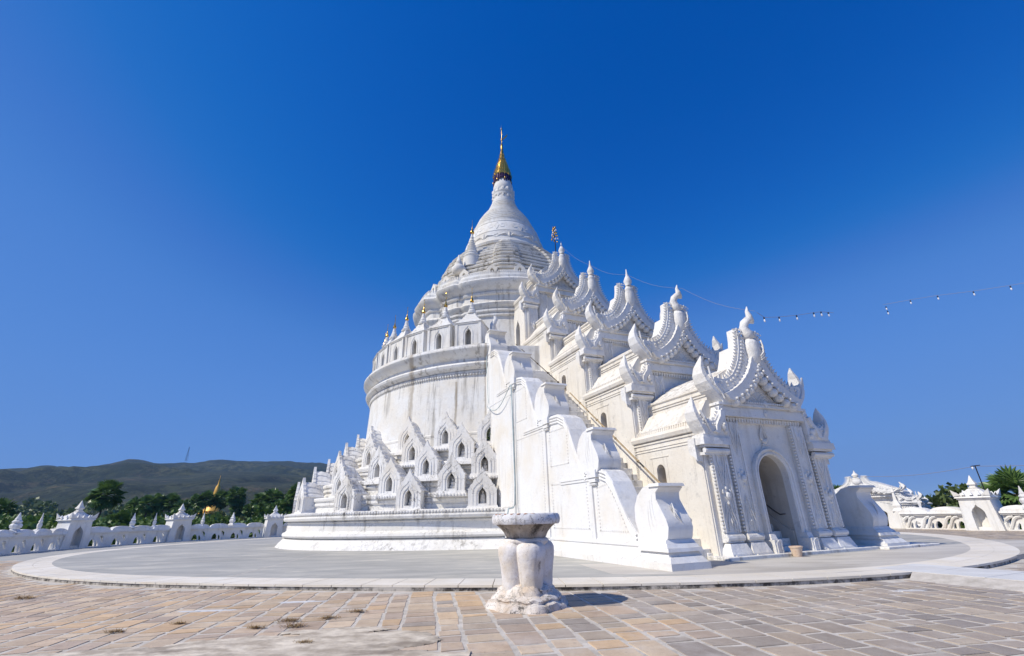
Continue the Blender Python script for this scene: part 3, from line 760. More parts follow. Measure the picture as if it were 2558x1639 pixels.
# ================================================================ COVERED STAIRWAY (local x = right, -y = towards the front)
ST=empty('covered_stairway','white covered stairway with five stacked flame gables climbing to the pagoda','stairway',(Bx,By,0),PH)
TA=[0,-3.55,-7.1,-10.7,-14.3]      # distance out of each facade
TZ=[0,2.78,5.65,8.25,12.0]
TS=[-.06,-.06,.0,-.05,-.05]
def strip(b,inner,outer,d0,d1,ax='y'):
    """open band between two polylines of equal length, raised from d0 to d1"""
    P=(lambda u,d,w:(u,d,w)) if ax=='y' else (lambda u,d,w:(d,u,w))
    n=len(inner)
    b.add([P(u,d1,w_) for u,w_ in inner]+[P(u,d1,w_) for u,w_ in outer]+[P(u,d0,w_) for u,w_ in inner]+[P(u,d0,w_) for u,w_ in outer],
      sum([[(i,i+1,n+i+1,n+i),(i,i+1,2*n+i+1,2*n+i),(n+i,n+i+1,3*n+i+1,3*n+i)] for i in range(n-1)],[])+[(0,n,3*n,2*n),(n-1,2*n-1,4*n-1,3*n-1)])
# ---- gable (z relative to tier)
def gable_meshes(big):
    k=1.0 if big else .86
    half=[(2.08,5.3),(2.12,5.52),(2.24,5.80),(2.36,6.05),(2.30,6.22),(2.10,6.20),(1.85,6.18),(1.60,6.24),(1.32,6.42),(1.06,6.72),(.84,7.08),(.68,7.52),(.58,7.98),(.53,8.46),(.38,8.12),(.18,8.0)]
    outl=mirror(half)
    b=B()
    tri=[(-1.42,5.3),(-.62,5.85),(0,6.62),(.62,5.85),(1.42,5.3)]
    # left and right halves as one board with the field cut out
    poly=[p for p in half]                       # right side bottom -> top
    left=[(-u,w_) for u,w_ in reversed(half)]
    board=poly+left+tri
    b.plate(board,[],-.42,.10)
    cr=[(2.0,5.35),(2.1,5.8),(1.95,6.05),(1.60,6.14),(1.30,6.33),(1.05,6.62),(.82,6.98),(.64,7.40),(.54,7.75),(.2,7.9)]
    b.plate(mirror(cr)+[(-1.42,5.35),(-.62,5.85),(0,6.62),(.62,5.85),(1.42,5.35)],[],.10,.66)
    hp=[(2.04,-.10,5.40),(2.18,-.10,5.62),(2.38,-.08,5.84),(2.55,-.06,6.10),(2.63,-.04,6.38),(2.60,-.05,6.66),(2.50,-.08,6.92),(2.46,-.12,7.12)]
    hw=[(.10,.30),(.14,.34),(.15,.34),(.145,.32),(.13,.27),(.10,.20),(.06,.11),(.012,.02)] if big else [(.10,.24),(.14,.28),(.16,.29),(.16,.27),(.14,.22),(.10,.16),(.05,.08),(.01,.015)]
    for sg in (1,-1): b.sweep([(sg*u,d,w_) for u,d,w_ in hp],hw)
    g=B(); g.v=b.v; g.f=b.f
    # teeth along the upper edge
    for sg in (1,-1):
        ed=half[5:]
        for (u0,w0),(u1,w1) in zip(ed[:-2],ed[1:-1]):
            L=math.hypot(u1-u0,w1-w0); n=max(1,int(L/.14))
            for i in range(n):
                q=(i+.5)/n; u=u0+(u1-u0)*q; w_=w0+(w1-w0)*q; nx,nz=-(w1-w0)/L,(u1-u0)/L
                if nx*0+nz<0 or True: nx,nz=(w1-w0)/L,-(u1-u0)/L
                if nz<0: nx,nz=-nx,-nz
                g.cone((sg*(u-nx*.02),-.34,w_-nz*.02),.085,.25,4,d=(sg*(nx*.9+.1),-.1,nz))
                g.ball((sg*(u-nx*.14),-.44,w_-nz*.14),(.055,.04,.055),5,3)
                g.ball((sg*(u-nx*.25),-.44,w_-nz*.27),(.04,.03,.04),5,3)
        # scalloped ribbon and pendant lumps
        n=8
        def cur(q): # concave sweep from the cornice corner to the apex
            u=1.80*(1-q)**1.0-.26*sin(q*pi)+.04; w_=5.40+1.62*(q**1.25); return u,w_
        inn=[];out=[]
        for i in range(n*4+1):
            q=i/(n*4); u,w_=cur(q); sc=.075*abs(sin(q*n*pi)); inn.append((sg*(u+.02-sc),w_-.03-sc)); out.append((sg*(u+.20+sc*.3),w_+.19))
        strip(g,inn,out,-.40,-.60)
        for i in range(n):
            q=(i+.5)/n; u,w_=cur(q); u-=.16; w_-=.14
            g.ball((sg*u,-.42,w_),(.18,.22,.18),8,6); g.ball((sg*(u+.07),-.64,w_+.11),(.055,.05,.055),6,4)
        # horn face moulding
        pts=[(2.02,5.42),(2.10,5.62),(2.34,5.92),(2.50,6.25),(2.54,6.6),(2.50,6.95)]
        g.tube([(sg*u,-.46,w_) for u,w_ in pts[:5]],.04,5)
        pts=[(1.86,5.45),(1.95,5.75),(2.14,6.02),(2.30,6.3),(2.40,6.6)]
        g.tube([(sg*u,-.43,w_) for u,w_ in pts[:3]],.04,5)
    tymp=B(); tymp.plate([(-1.5,5.28),(1.5,5.28),(0,6.7)],[],-.20,.10)
    for sg in (-1,1):
        for r_,cx in ((.42,.42),(.30,.42),(.18,.42)):
            tymp.tube([(sg*(cx+r_*cos(a)),-.21,5.42+r_*sin(a)*.9) for a in [i*pi/7 for i in range(8)]],.022,4)
    for i in range(5):
        tymp.tube([(-.34+.05*i,-.21,5.80+.12*i),(0,-.22,5.93+.13*i),(.34-.05*i,-.21,5.80+.12*i)],.018,4)
    for i in range(24): tymp.ball((-1.38+.12*i,-.47,5.34),(.045,.05,.05),5,3)
    return g,tymp
gA,tA=gable_meshes(True); gB,tB=gable_meshes(False)
GA=gA.mesh('gable');TY=tA.mesh('tympanum');GB=gB.mesh('gable')
for m_ in (GA,TY,GB): m_.materials.append(MATS['facade_plaster'])
def finial_mesh(kind):
    b=B(); prof=[(.08,6.9),(.20,7.0),(.29,7.22),(.32,7.5),(.30,7.78),(.25,7.95),(.28,8.0),(.24,8.1),(.17,8.22)]
    if kind==0: prof=prof[:6]
    b.lathe(prof,14,(0,-.50,0),sy=.8)
    if kind==0:
        b.tube([(0,-.50,7.98),(-.10,-.48,8.25),(-.17,-.46,8.48),(-.12,-.50,8.68),(.0,-.56,8.80),(.13,-.62,8.80),(.24,-.64,8.66)],[.24,.21,.18,.17,.16,.15,.03],10)
        b.tube([(.10,-.60,8.75),(.10,-.62,9.0),(.06,-.60,9.2),(.12,-.60,9.42)],[.17,.12,.07,.02],8)
        
        for k in range(3): b.tube([(.30-.02*k,-.72+.03*k,7.9-.15*k),(.26,-.80,7.6-.15*k),(.10,-.86,7.32-.1*k),(-.06,-.84,7.16-.08*k)],.028,5)
    else:
        b.lathe([(.20,8.25),(.15,8.32),(.23,8.48),(.24,8.6),(.15,8.82),(.07,8.98),(.075,9.03),(.05,9.12),(.02,9.4)],12,(0,-.50,0))
    return b
FN=[finial_mesh(0).mesh('finial'),finial_mesh(1).mesh('finial')]
for m_ in FN: m_.materials.append(MATS['facade_plaster'])
def cornice_mesh():
    b=B()
    for h,d,z0,z1 in ((2.10,.18,4.72,4.80),(2.06,.10,4.62,4.72),(2.26,.34,4.81,5.12),(2.20,.30,5.12,5.20),(2.32,.42,5.20,5.30)):
        b.box(-h,h,-d,.3,z0,z1,(.01,.01))
    for i in range(28): b.box(-1.96+.144*i,-1.90+.144*i,-.205,-.1,4.63,4.79)
    return b
CN=cornice_mesh().mesh('cornice'); CN.materials.append(MATS['facade_plaster'])
def wing_mesh():
    # right-hand wing; mirrored by scale for the left
    b=B()
    poly=[(2.12,4.1),(3.24,4.1),(3.30,4.35),(3.38,4.60),(3.30,4.72),(3.12,4.68),(2.90,4.56),(2.66,4.60),(2.44,4.84),(2.28,5.28),(2.12,5.28)]
    b.plate(poly,[],-.36,.12)
    b.sweep([(3.14,-.08,4.15),(3.26,-.08,4.38),(3.38,-.07,4.62),(3.44,-.06,4.88),(3.42,-.07,5.10),(3.37,-.09,5.29),(3.36,-.12,5.46)],[(.10,.26),(.12,.29),(.12,.29),(.11,.25),(.09,.18),(.05,.10),(.01,.015)])
    ed=poly[4:10]
    for (u0,w0),(u1,w1) in zip(ed,ed[1:]):
        L=math.hypot(u1-u0,w1-w0); n=max(1,int(L/.12)); nx,nz=(w1-w0)/L,-(u1-u0)/L
        if nz<0:nx,nz=-nx,-nz
        for i in range(n):
            q=(i+.5)/n; u=u0+(u1-u0)*q; w_=w0+(w1-w0)*q
            b.cone((u-nx*.02,-.28,w_-nz*.02),.07,.15,4,d=(nx,0,nz)); b.ball((u-nx*.12,-.37,w_-nz*.12),(.045,.04,.045),5,3)
            b.ball((u-nx*.20,-.37,w_-nz*.24),(.035,.03,.035),5,3)
    # s-curve band, scroll and moulded edge
    sc=[(2.30,4.95),(2.36,4.72),(2.50,4.55),(2.62,4.38),(2.66,4.2),(2.78,4.15)]
    strip(b,[(u-.09,w_-.02) for u,w_ in sc],[(u+.09,w_+.03) for u,w_ in sc],-.35,-.46)
    b.ball((2.36,-.40,4.38),(.13,.10,.13),8,6); b.ball((2.40,-.50,4.46),(.045,.05,.045),5,4); b.ball((2.27,-.38,4.22),(.09,.08,.09),7,5)
    b.tube([(2.95,-.37,4.2),(3.08,-.40,4.42),(3.22,-.42,4.66),(3.32,-.38,4.92)],.04,5)
    # capital
    for h0,h1,d,z0,z1 in ((2.10,3.34,.36,3.98,4.10),(2.14,3.42,.42,3.74,3.98),(2.2,3.32,.34,3.66,3.74)):
        b.box(h0,h1,-d,.2,z0,z1,(.015,.015))
    b.tube([(2.22,-.28,3.54),(3.34,-.28,3.54)],.085,8); b.box(2.22,3.28,-.26,.1,3.4,3.5)
    # bracket at the side
    b.plate([(0,3.98),(.0,3.2),(.12,3.35),(.30,3.45),(.36,3.7),(.30,3.98)],[],3.2,3.46,'x') 
    return b
WG=wing_mesh().mesh('wing_gable'); WG.materials.append(MATS['facade_plaster'])
def pilaster_mesh(hi,w=.33):
    b=B()
    b.box(-w,w,-.17,.05,.85,hi)
    for u in (-w,w-.07): b.box(u,u+.07,-.215,-.171,.9,hi)
    for u in (-w+.10,w-.13): b.box(u,u+.03,-.20,-.171,.9,hi)
    n=int((hi-.9)/.115)
    for i in range(n):
        z=.95+.115*i
        for sg in (-1,1): b.ball((sg*(w+.035),-.15,z),(.05,.06,.05),5,3)
    m=(hi+.85)/2-.1
    # diamond boss, flame leaves up and down
    b.diamond(0,m,.24,.42,-.17,-.26); b.ball((0,-.27,m),(.10,.07,.12),8,5)
    for sg in (-1,1): b.ball((sg*.16,-.22,m+.12),(.05,.04,.09),5,3); b.ball((0,-.22,m+sg*.24),(.05,.05,.06),5,3)
    def flame(z0,up):
        for k,(dw,hh) in enumerate(((.22,1.15),(.12,.85))):
            pts=[(dw,0),(dw*1.05,.25*hh),(dw*.55,.55*hh),(dw*.35,.75*hh),(0,hh)]
            for sg in (-1,1): b.tube([(sg*u,-.185,z0+up*v) for u,v in pts],[.03,.035,.03,.025,.015],5)
        b.diamond(0,z0+up*.34,.07,.30,-.17,-.24)
    flame(.95,1)
    if hi>3: flame(hi-.05,-1)
    # base
    b.tube([(-w-.05,-.20,.74),(w+.05,-.20,.74)],.11,10); b.box(-w-.02,w+.02,-.24,.05,.60,.86)
    b.box(-w-.12,w+.12,-.42,.05,.28,.58,(.10,.12)); b.box(-w-.12,w+.12,-.44,.05,.12,.28,(.0,.0))
    b.box(-w+.0,w-.0,-.47,-.41,.15,.26)
    return b
PI=pilaster_mesh(4.62,.31).mesh('pilaster'); PO=pilaster_mesh(3.46,.33).mesh('pilaster')
for m_ in (PI,PO): m_.materials.append(MATS['facade_plaster'])
# ---- hall section
sec=[(3.2,4.12),(3.24,4.14),(3.24,4.20),(3.18,4.22),(3.30,4.27),(3.34,4.40),(3.30,4.52),(3.12,4.56),(3.08,4.72),(3.00,4.78),(2.52,5.42),(2.44,5.46),(2.44,5.86),(2.50,5.90),(2.50,5.98),(2.36,6.02),(1.9,6.34),(1.2,6.74),(.5,7.05),(0,7.15)]
def hall(k):
    z=TZ[k]; a=TA[k]; back=(TA[k+1]-.2) if k<4 else -19.5
    o=None
    y0=-a+.04; y1=-back
    # walls
    w=B()
    zb=.10 if k<3 else z-4.0
    zb={0:.10,1:.10,2:.10,3:4.5,4:9.0}[k]
    # left wall with arched window
    wy=-(a-2.25) if k<4 else -(a-1.25)
    if k<4: hole=arch(.24,2.35+z,3.08+z,8,1.0,wy)
    else: hole=ogee(.36,.2+z-.9,2.0+z,2.95+z,wy)
    w.plate([(y0,zb),(y1,zb),(y1,4.12+z),(y0,4.12+z)],[hole],-3.2,-2.75,'x')
    w.plate([(y0,zb),(y1,zb),(y1,4.12+z),(y0,4.12+z)],[],2.75,3.2,'x')
    # thin mouldings and panel lines on the left wall
    for zz in (3.96,3.86): w.box(-3.225,-3.2,y0,y1,zz+z,zz+z+.03)
    if k<4:
        w.box(-3.22,-3.2,wy-.55,wy+.55,3.58+z,3.61+z)
        for yy in (wy-.42,wy+.44,wy+.86): w.box(-3.215,-3.2,yy,yy+.03,2.2+z,3.55+z)
    # roof
    full=[(u,v+z) for u,v in sec]; poly=full+[(-u,v) for u,v in reversed(full[:-1])]
    w.plate(poly,[],y0,y1)
    for i in range(int((y1-y0)/.13)):
        for sg in (-1,1):
            w.box(sg*3.115-.02,sg*3.115+.02,y0+.05+.13*i,y0+.11+.13*i,4.58+z,4.70+z)
    for yy in (0,):
        for sg in (-1,1): w.box(sg*2.46-.02,sg*2.46+.02,y0,y1,5.60+z,5.64+z); w.box(sg*2.46-.02,sg*2.46+.02,y0,y1,5.70+z,5.73+z)
    h=obj('hall',w,'cream_plaster',ST)
    # recess behind window
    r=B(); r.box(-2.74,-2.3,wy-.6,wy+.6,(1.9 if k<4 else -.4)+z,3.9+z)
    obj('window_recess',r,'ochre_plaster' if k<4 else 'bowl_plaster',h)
    # core filling (closes tiers; tier 0 and 1 are hollow above the steps)
    c=B()
    if k==0: c.box(-2.74,-.78,.17,y1,.1,4.1); c.box(.78,2.74,.17,y1,.1,4.1)
    elif k==1:
        c.box(-2.74,-.78,y0+.45,y1,.1,4.1+z); c.box(.78,2.74,y0+.45,y1,.1,4.1+z); c.box(-.78,.78,y1-.3,y1-.01,.1,4.1+z)
    else: c.box(-2.70,2.70,y0+.45,y1-.01,zb,4.1+z)
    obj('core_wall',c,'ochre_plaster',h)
    # facade wall
    f=B()
    base={0:.12,1:2.4,2:5.2,3:7.8,4:11.5}[k]
    out=[(-3.15,base),(3.15,base),(3.15,3.98+z),(2.16,3.98+z),(2.16,4.95+z),(-2.16,4.95+z),(-2.16,3.98+z),(-3.15,3.98+z)]
    holes=[]
    if k==0:
        # opening reaches the floor: notch
        ar=arch(.76,.12,2.72,14)
        out=[(-3.15,.12)]+ar+[(3.15,.12)]+out[2:]
    elif k==1: holes=[arch(.76,2.9,5.5,10)]
    f.plate(out,holes,-a,-a+(.16 if k==0 else .48))
    fw=obj('facade_wall',f,'facade_plaster',h)
    Lz=(TS[k],-a,z)
    for m_,mn in ((GA if k<2 else GB,'gable'),(TY,'tympanum'),(FN[0 if k<2 else 1],'finial'),(CN,'cornice')):
        obj(mn,m_,None,h,loc=Lz,smooth=(mn=='finial'))
    for sg in (-1,1):
        q=obj('wing_gable',WG,None,h,loc=(0,-a,z)); q.scale=(sg,1,1)
        dz=z if k==0 else z-.35
        q=obj('pilaster',PI,None,h,loc=(sg*1.72,-a,z)); q=obj('pilaster',PO,None,h,loc=(sg*2.62,-a,z))
    return h
H=[hall(k) for k in range(5)]
# relief over the door
b=B()
b.tube([(-.16,-.03,3.86),(.16,-.03,3.86)],.04,6); b.ball((0,-.03,3.98),(.14,.08,.10),8,5)
for sg in (-1,1):
    b.tube([(sg*.02,-.02,3.98),(sg*.17,-.04,4.10),(sg*.15,-.05,4.28),(sg*.05,-.05,4.50),(0,-.04,4.86)],[.04,.045,.04,.03,.015],5)
    b.tube([(sg*.02,-.02,4.02),(sg*.08,-.05,4.15),(sg*.05,-.05,4.32),(0,-.04,4.46)],.02,5)
    b.plate([(sg*.0,3.66),(sg*.55,3.40),(sg*.30,3.62),(sg*.16,3.82),(0,3.82)],[],-.05,.0)
b.diamond(0,5.34,.07,.15,-.44,-.54)
b.diamond(0,5.0,.09,.17,-.35,-.44)
obj('flame_relief',b,'facade_plaster',H[0],smooth=False)
# door surround
b=B(); n=14
def band(hw0,hw1,d):
    i_=[(-hw0,.75)]+[(-hw0*cos(pi*i/n),2.72+hw0*sin(pi*i/n)) for i in range(n+1)]+[(hw0,.75)]
    o_=[(-hw1,.75)]+[(-hw1*cos(pi*i/n),2.72+hw1*sin(pi*i/n)) for i in range(n+1)]+[(hw1,.75)]
    strip(b,i_,o_,.02,d)
band(.76,1.0,-.12); band(.80,.84,-.15); band(.93,.99,-.17)
for sg in (-1,1):
    b.box(min(sg*.74,sg*1.10),max(sg*.74,sg*1.10),-.42,.1,.12,.62); b.box(min(sg*.76,sg*1.06),max(sg*.76,sg*1.06),-.30,.1,.62,.80,(.03,.05))
    b.tube([(sg*.82,-.43,.2),(sg*.82,-.43,.52),(sg*.92,-.43,.60),(sg*1.02,-.43,.52),(sg*1.02,-.43,.2)],.02,5)
obj('door_surround',b,'facade_plaster',H[0],bevel=.012)
# steps, tunnel lining, hand rail
b=B()
for i in range(18):
    b.box(-.772,.772,.13+.29*i,8,.12+.235*i-.02 if i else .1,.12+.235*(i+1)-.0)
obj('steps',b,'weathered_plaster',ST,bevel=.02)
b=B()
vs=[];fs=[];n=10
for yy,zz in ((.14,0),(1.3,0),(2.2,.55),(3.6,1.6),(7.0,4.0)):
    vs+=[(-.775,yy,.12+0*zz)]+[(-.775*cos(pi*i/n),yy,2.72+zz+.775*sin(pi*i/n)) for i in range(n+1)]+[(.775,yy,.12)]
m=n+3
for j in range(4):
    for i in range(m-1): fs.append((j*m+i,j*m+i+1,(j+1)*m+i+1,(j+1)*m+i))
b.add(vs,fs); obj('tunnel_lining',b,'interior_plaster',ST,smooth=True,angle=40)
b=B(); b.plate([(.2,.12),(.2,.85),(.5,.98),(6.5,5.5),(6.5,.12)],[],.70,.772,'x'); obj('parapet',b,'interior_plaster',ST)
b=B(); b.tube([(.50,.20,1.42),(.50,.42,1.40),(.50,.62,1.52),(.50,6.0,5.65)],.028,8)
for yy in (1.6,3.2,4.8): b.tube([(.50,yy,1.45+(yy-.5)*.768),(.66,yy,1.32+(yy-.5)*.768)],.015,5)
obj('handrail',b,'steel_rail',ST,smooth=True)
# ledge the porch stands on
b=B(); b.box(-3.45,4.0,-.62,.3,.10,.22); b.box(4.0,7.2,-.95,.3,.10,.205); b.box(-3.4,-3.2,.3,3.4,.1,.3)
obj('ledge',b,'weathered_plaster',ST,bevel=.02)
# ---- balustrade
def volute_prof(): # (y,z) relative to front lip; forward = -y
    return [(.0,1.42),(-.02,1.36),(.14,1.24),(.16,1.05),(.02,.80),(-.16,.50),(-.22,.28),(-.14,.02),(-.02,-.12),(.95,-.12),(1.14,.10),(1.26,.45),(1.22,.85),(1.02,1.18),(.72,1.40),(.4,1.47)]
def side_wall(sg,a_off,name_b='balustrade'):
    s_out,s_in=6.3,5.52
    X=lambda s:(s*sg)
    b=B()
    fr=[1.2,-1.9,-5.35,-8.9,-12.45]; top=[2.34,4.52,7.15,9.85,12.5]
    line=[(.35,.12),(.35,.85),(-.1,1.05),(-.45,1.45),(-.8,2.05),(-1.1,2.6),(-1.45,2.97),(-1.85,3.09),(-2.7,3.1),(-3.0,3.45),(-3.3,4.05),(-3.65,4.8),(-4.05,5.35),(-4.55,5.58),(-5.3,5.62),(-6.35,5.75),(-6.7,6.3),(-7.1,7.15),(-7.5,7.85),(-8.0,8.2),(-8.6,8.32),(-9.9,8.5),(-10.2,9.0),(-10.6,9.9),(-11.1,10.6),(-11.7,10.95),(-12.4,11.0),(-13.6,11.0)]
    seams=[.36,-2.35,-5.7,-9.1,-13.65]
    for j in range(4):
        a1,a0=seams[j],seams[j+1]
        seg=[(a,z) for a,z in line if a0-1e-6<=a<=a1+1e-6]
        def zi(a):
            for (x1,z1),(x0,z0) in zip(line,line[1:]):
                if x0<=a<=x1 and x1!=x0: return z0+(z1-z0)*(a-x0)/(x1-x0)
            return line[-1][1]
        if j>0: seg=[(a1,zi(a1))]+[q for q in seg if q[0]<a1-1e-6]
        seg=[q for q in seg if q[0]>a0+1e-6]+[(a0,zi(a0))]
        if j==0: poly=[(-a,z) for a,z in seg]+[(-a0,.12)]
        else: poly=[(-a1,.12)]+[(-a,z) for a,z in seg]+[(-a0,.12)]
        so=s_out+.07*j
        b.plate(poly,[],X(so),X(s_in-.02*j),'x')
        # beading rows outlining the panel
    for j in range(4):
        # ribs following the ramp
        a1,a0=seams[j],seams[j+1]
        rp=[(a,z) for a,z in line if a0+.15<=a<=a1 and z>1]
        so=s_out+.07*j
        for off in (.10,.22,.34):
            pts=[(X(so+.01),-a,z-off*(1.0)) for a,z in rp[:7]]
            if len(pts)>2: b.tube(pts,.05,6)
        # cap block at the seam
        zc=[3.10,5.62,8.34,11.0][j]; ac=a0
        if j<3:
            b.box(min(X(so-.3),X(so+.16)),max(X(so-.3),X(so+.16)),-ac-.45,-ac+.12,zc-.30,zc-.04)
            b.box(min(X(so-.3),X(so+.12)),max(X(so-.3),X(so+.12)),-ac-.35,-ac+.10,zc-.46,zc-.31)
            b.tube([(X(so+.05),-ac-.30,zc-.52),(X(so+.05),-ac+.1,zc-.52)],.05,6)
            for dz in (.10,.20): b.box(min(X(so),X(so+.10)),max(X(so),X(so+.10)),-ac+.1,-(a0-2.3 if False else ac)+2.3,zc-.20-dz,zc-.14-dz)
    BODY=b
    # beading
    bd=BODY
    def row(a0,z0,a1,z1,j,st=.115):
        L=math.hypot(a1-a0,z1-z0); n=int(L/st)
        for i in range(n+1):
            q=i/max(1,n); bd.ball((X(s_out+.07*j+.005),-(a0+(a1-a0)*q),z0+(z1-z0)*q),(.028,.035,.035),5,3)
    for j,(pa) in enumerate([[(-.55,1.05),(-2.1,1.05),(-2.1,2.45),(-1.45,2.55),(-1.1,2.1),(-.62,1.2)],[(-2.6,1.05),(-5.45,1.05),(-5.45,4.9),(-4.5,5.0),(-3.9,4.7),(-2.6,2.8)][:0]]):
        for (a,z),(c,d) in zip(pa,pa[1:]): row(a,z,c,d,j)
    for (a0,a1,z0,z1,j) in ((-2.7,-5.4,1.1,2.75,1),(-6.0,-8.8,1.1,5.1,2),(-9.4,-12.9,2.0,7.6,3),(-3.9,-5.4,3.5,4.95,1),(-7.6,-8.8,6.0,7.6,2)):
        row(a0,z0,a1,z0,j);row(a0,z1,a1,z1,j);row(a0,z0,a0,z1,j);row(a1,z0,a1,z1,j)
    w=obj(name_b,BODY,'white_plaster',ST,loc=(0,-a_off,0))
    # plinth
    p=B(); pr=[(0,.12),(.36,.12),(.36,.30),(.26,.36),(.12,.50),(.10,.62),(.14,.66),(.14,.72),(.05,.76),(.0,.80)]
    vs=[];fs=[];n=len(pr)
    path=[(13.6,0),(-.9,0)]
    for (yy,_) in path: vs+=[(X(s_out+o),yy-(o if yy<0 else 0),z) for o,z in pr]
    # front return
    vs+=[(X(s_in-o*.2),-.9-o,z) for o,z in pr]
    for j in range(2):
        for i in range(n-1): fs.append((j*n+i,j*n+i+1,(j+1)*n+i+1,(j+1)*n+i))
    p.add(vs,fs)
    p.box(min(X(s_in),X(s_out)),max(X(s_in),X(s_out)),-.95,.4,.12,.78)
    for i_,(o_,z0_,z1_,t_) in enumerate(((.52,.12,.30,.0),(.46,.302,.44,.10),(.30,.442,.56,.06),(.36,.562,.66,.02),(.26,.662,.76,.05),(.16,.762,.86,.05))):
        xa,xb=sorted((X(s_in-.10-o_*.25),X(s_out+.05+o_*.6))); p.box(xa,xb,-1.2-o_,-.2,z0_,z1_,(t_,t_))
    obj('plinth',p,'white_plaster',w,smooth=True,angle=30)
    # scroll blocks
    for j in range(5):
        v=B(); vp=[(y-fr[j],z+top[j]-1.44) for y,z in volute_prof()]
        so=s_out+.07*min(j,3)+.03
        sc=1.0
        v.plate(vp,[],X(so),X(s_in-.08),'x')
        # leaf relief on the front
        sm=(so+s_in-.08)/2
        for q in range(3):
            v.tube([(X(sm+.05+.04*q),-fr[j]-.03+.0*q,top[j]-1.44+.95-.05*q),(X(sm+.06),-fr[j]-.13,top[j]-1.44+.68-.08*q),(X(sm-.08-.05*q),-fr[j]-.20,top[j]-1.44+.42-.06*q)],[.01,.035,.012],5)
        for k_ in range(3): v.tube([(X(so+.004),-fr[j]+.55-.12*k_+.06*sin(q*3),top[j]-1.30+.16*k_+.75*q) for q in [i/6 for i in range(7)]],[.004,.014,.018,.018,.016,.012,.004],5)
        # lip slab
        v.box(min(X(so+.05),X(s_in-.13)),max(X(so+.05),X(s_in-.13)),-fr[j]-.10,-fr[j]+.42,top[j]-.04,top[j]+.05,(.03,.03))
        obj('scroll_block',v,'white_plaster',w,smooth=True,angle=38,bevel=.03)
    return w
W1=side_wall(-1,0); W2=side_wall(1,-1.0); W2.location.x-=.95
# side flights between balustrade and hall
for sg,off in ((-1,0),(1,-1.0)):
    b=B()
    for i,(y_,h_) in enumerate(((.35,.42),(.75,.72),(1.2,.98))):
        b.box(min(sg*5.5,sg*3.21),max(sg*5.5,sg*3.21),y_-off,3.2,.1,h_)
    for i in range(33):
        a=-1.75-.288*i+off; z=.98+.262*(i+1)
        b.box(min(sg*5.5,sg*3.21),max(sg*5.5,sg*3.21),-a,13.4,z-.30,z)
    obj('side_steps',b,'weathered_plaster',ST,bevel=.015)
# ================================================================ THINGS ON AND AROUND THE TERRACE
# ---- stone planter in front
UR=empty('urn','large weathered white planter urn with four bulging lobes standing alone on the stone paving','urn',(.17,10.05,0))
b=B()
def roughen(b_,amp,sc,seed=0):
    b_.v=[tuple(Vector(v)+Vector(v).normalized()*0+Vector((noise.noise(Vector(v)*sc+Vector((seed,0,0))),noise.noise(Vector(v)*sc+Vector((0,seed+9,0))),noise.noise(Vector(v)*sc+Vector((0,3,seed)))))*amp) for v in b_.v]
b.lathe([(.02,.0),(.78,.0),(.77,.05),(.74,.10),(.66,.12),(.67,.17),(.62,.22),(.54,.24),(.52,.30),(.46,.36),(.40,.40),(.2,.42)],72,plan=lambda t,r:r*(1+.05*sin(3*t+1)+.03*sin(7*t)))
roughen(b,.05,5.5,2); roughen(b,.016,14,4)
base=obj('base',b,'urn_base_plaster',UR,smooth=True,angle=30)
for i,(ang,rad) in enumerate(((14,.29),(-66,.29),(98,.27),(190,.28))):
    b=B(); t=R(ang); ox,oy=.285*sin(t),-.285*cos(t)
    b.lathe([(.20,.22),(.215,.30),(.222,.42),(.236,.55),(.255,.70),(.282,.84),(.297,.95),(.290,1.03),(.255,1.09),(.19,1.13),(.08,1.15)],36,(ox,oy,0),plan=lambda tt,r:r*rad/.29)
    roughen(b,.012,6,i)
    obj('lobe',b,'urn_plaster',UR,smooth=True)
b=B(); b.lathe([(.36,1.02),(.44,1.10),(.455,1.13),(.45,1.16),(.42,1.18),(.36,1.19)],48); roughen(b,.010,9,5); obj('collar',b,'urn_plaster',UR,smooth=True)
b=B(); b.lathe([(.38,1.17),(.40,1.22),(.44,1.29),(.50,1.36),(.57,1.42),(.60,1.45)],64,plan=lambda t,r:r*(1+.018*abs(sin(4*t+.3))+.012*sin(9*t))); roughen(b,.008,9,6); obj('bowl',b,'bowl_plaster',UR,smooth=True)
b=B(); b.lathe([(.55,1.44),(.665,1.44),(.685,1.47),(.690,1.53),(.680,1.59),(.655,1.625),(.60,1.635),(.54,1.62),(.50,1.55),(.02,1.54)],96,plan=lambda t,r:r*(1+.010*sin(5*t)+.006*sin(13*t))); roughen(b,.012,8,7)
obj('rim',b,'urn_rim_plaster',UR,smooth=True,angle=40)
b=B()
for i in range(7):
    t=R(-60+12*i); b.ball((.64*sin(t),-.64*cos(t),1.625),(.05,.03,.012),6,3)
obj('bare_brick',b,'brick_red',UR,smooth=True)
# ---- flower pot by the door
x,y=SA(-.62,.78)
fp=empty('flower_pot','small terracotta bucket-shaped pot on the pavement left of the arched doorway','pot',(x,y,ZP+.004))
b=B(); b.lathe([(.02,0),(.13,0),(.19,.26),(.20,.26),(.21,.31),(.185,.31),(.175,.27),(.02,.25)],24); obj('body',b,'terracotta',fp,smooth=True,angle=35)
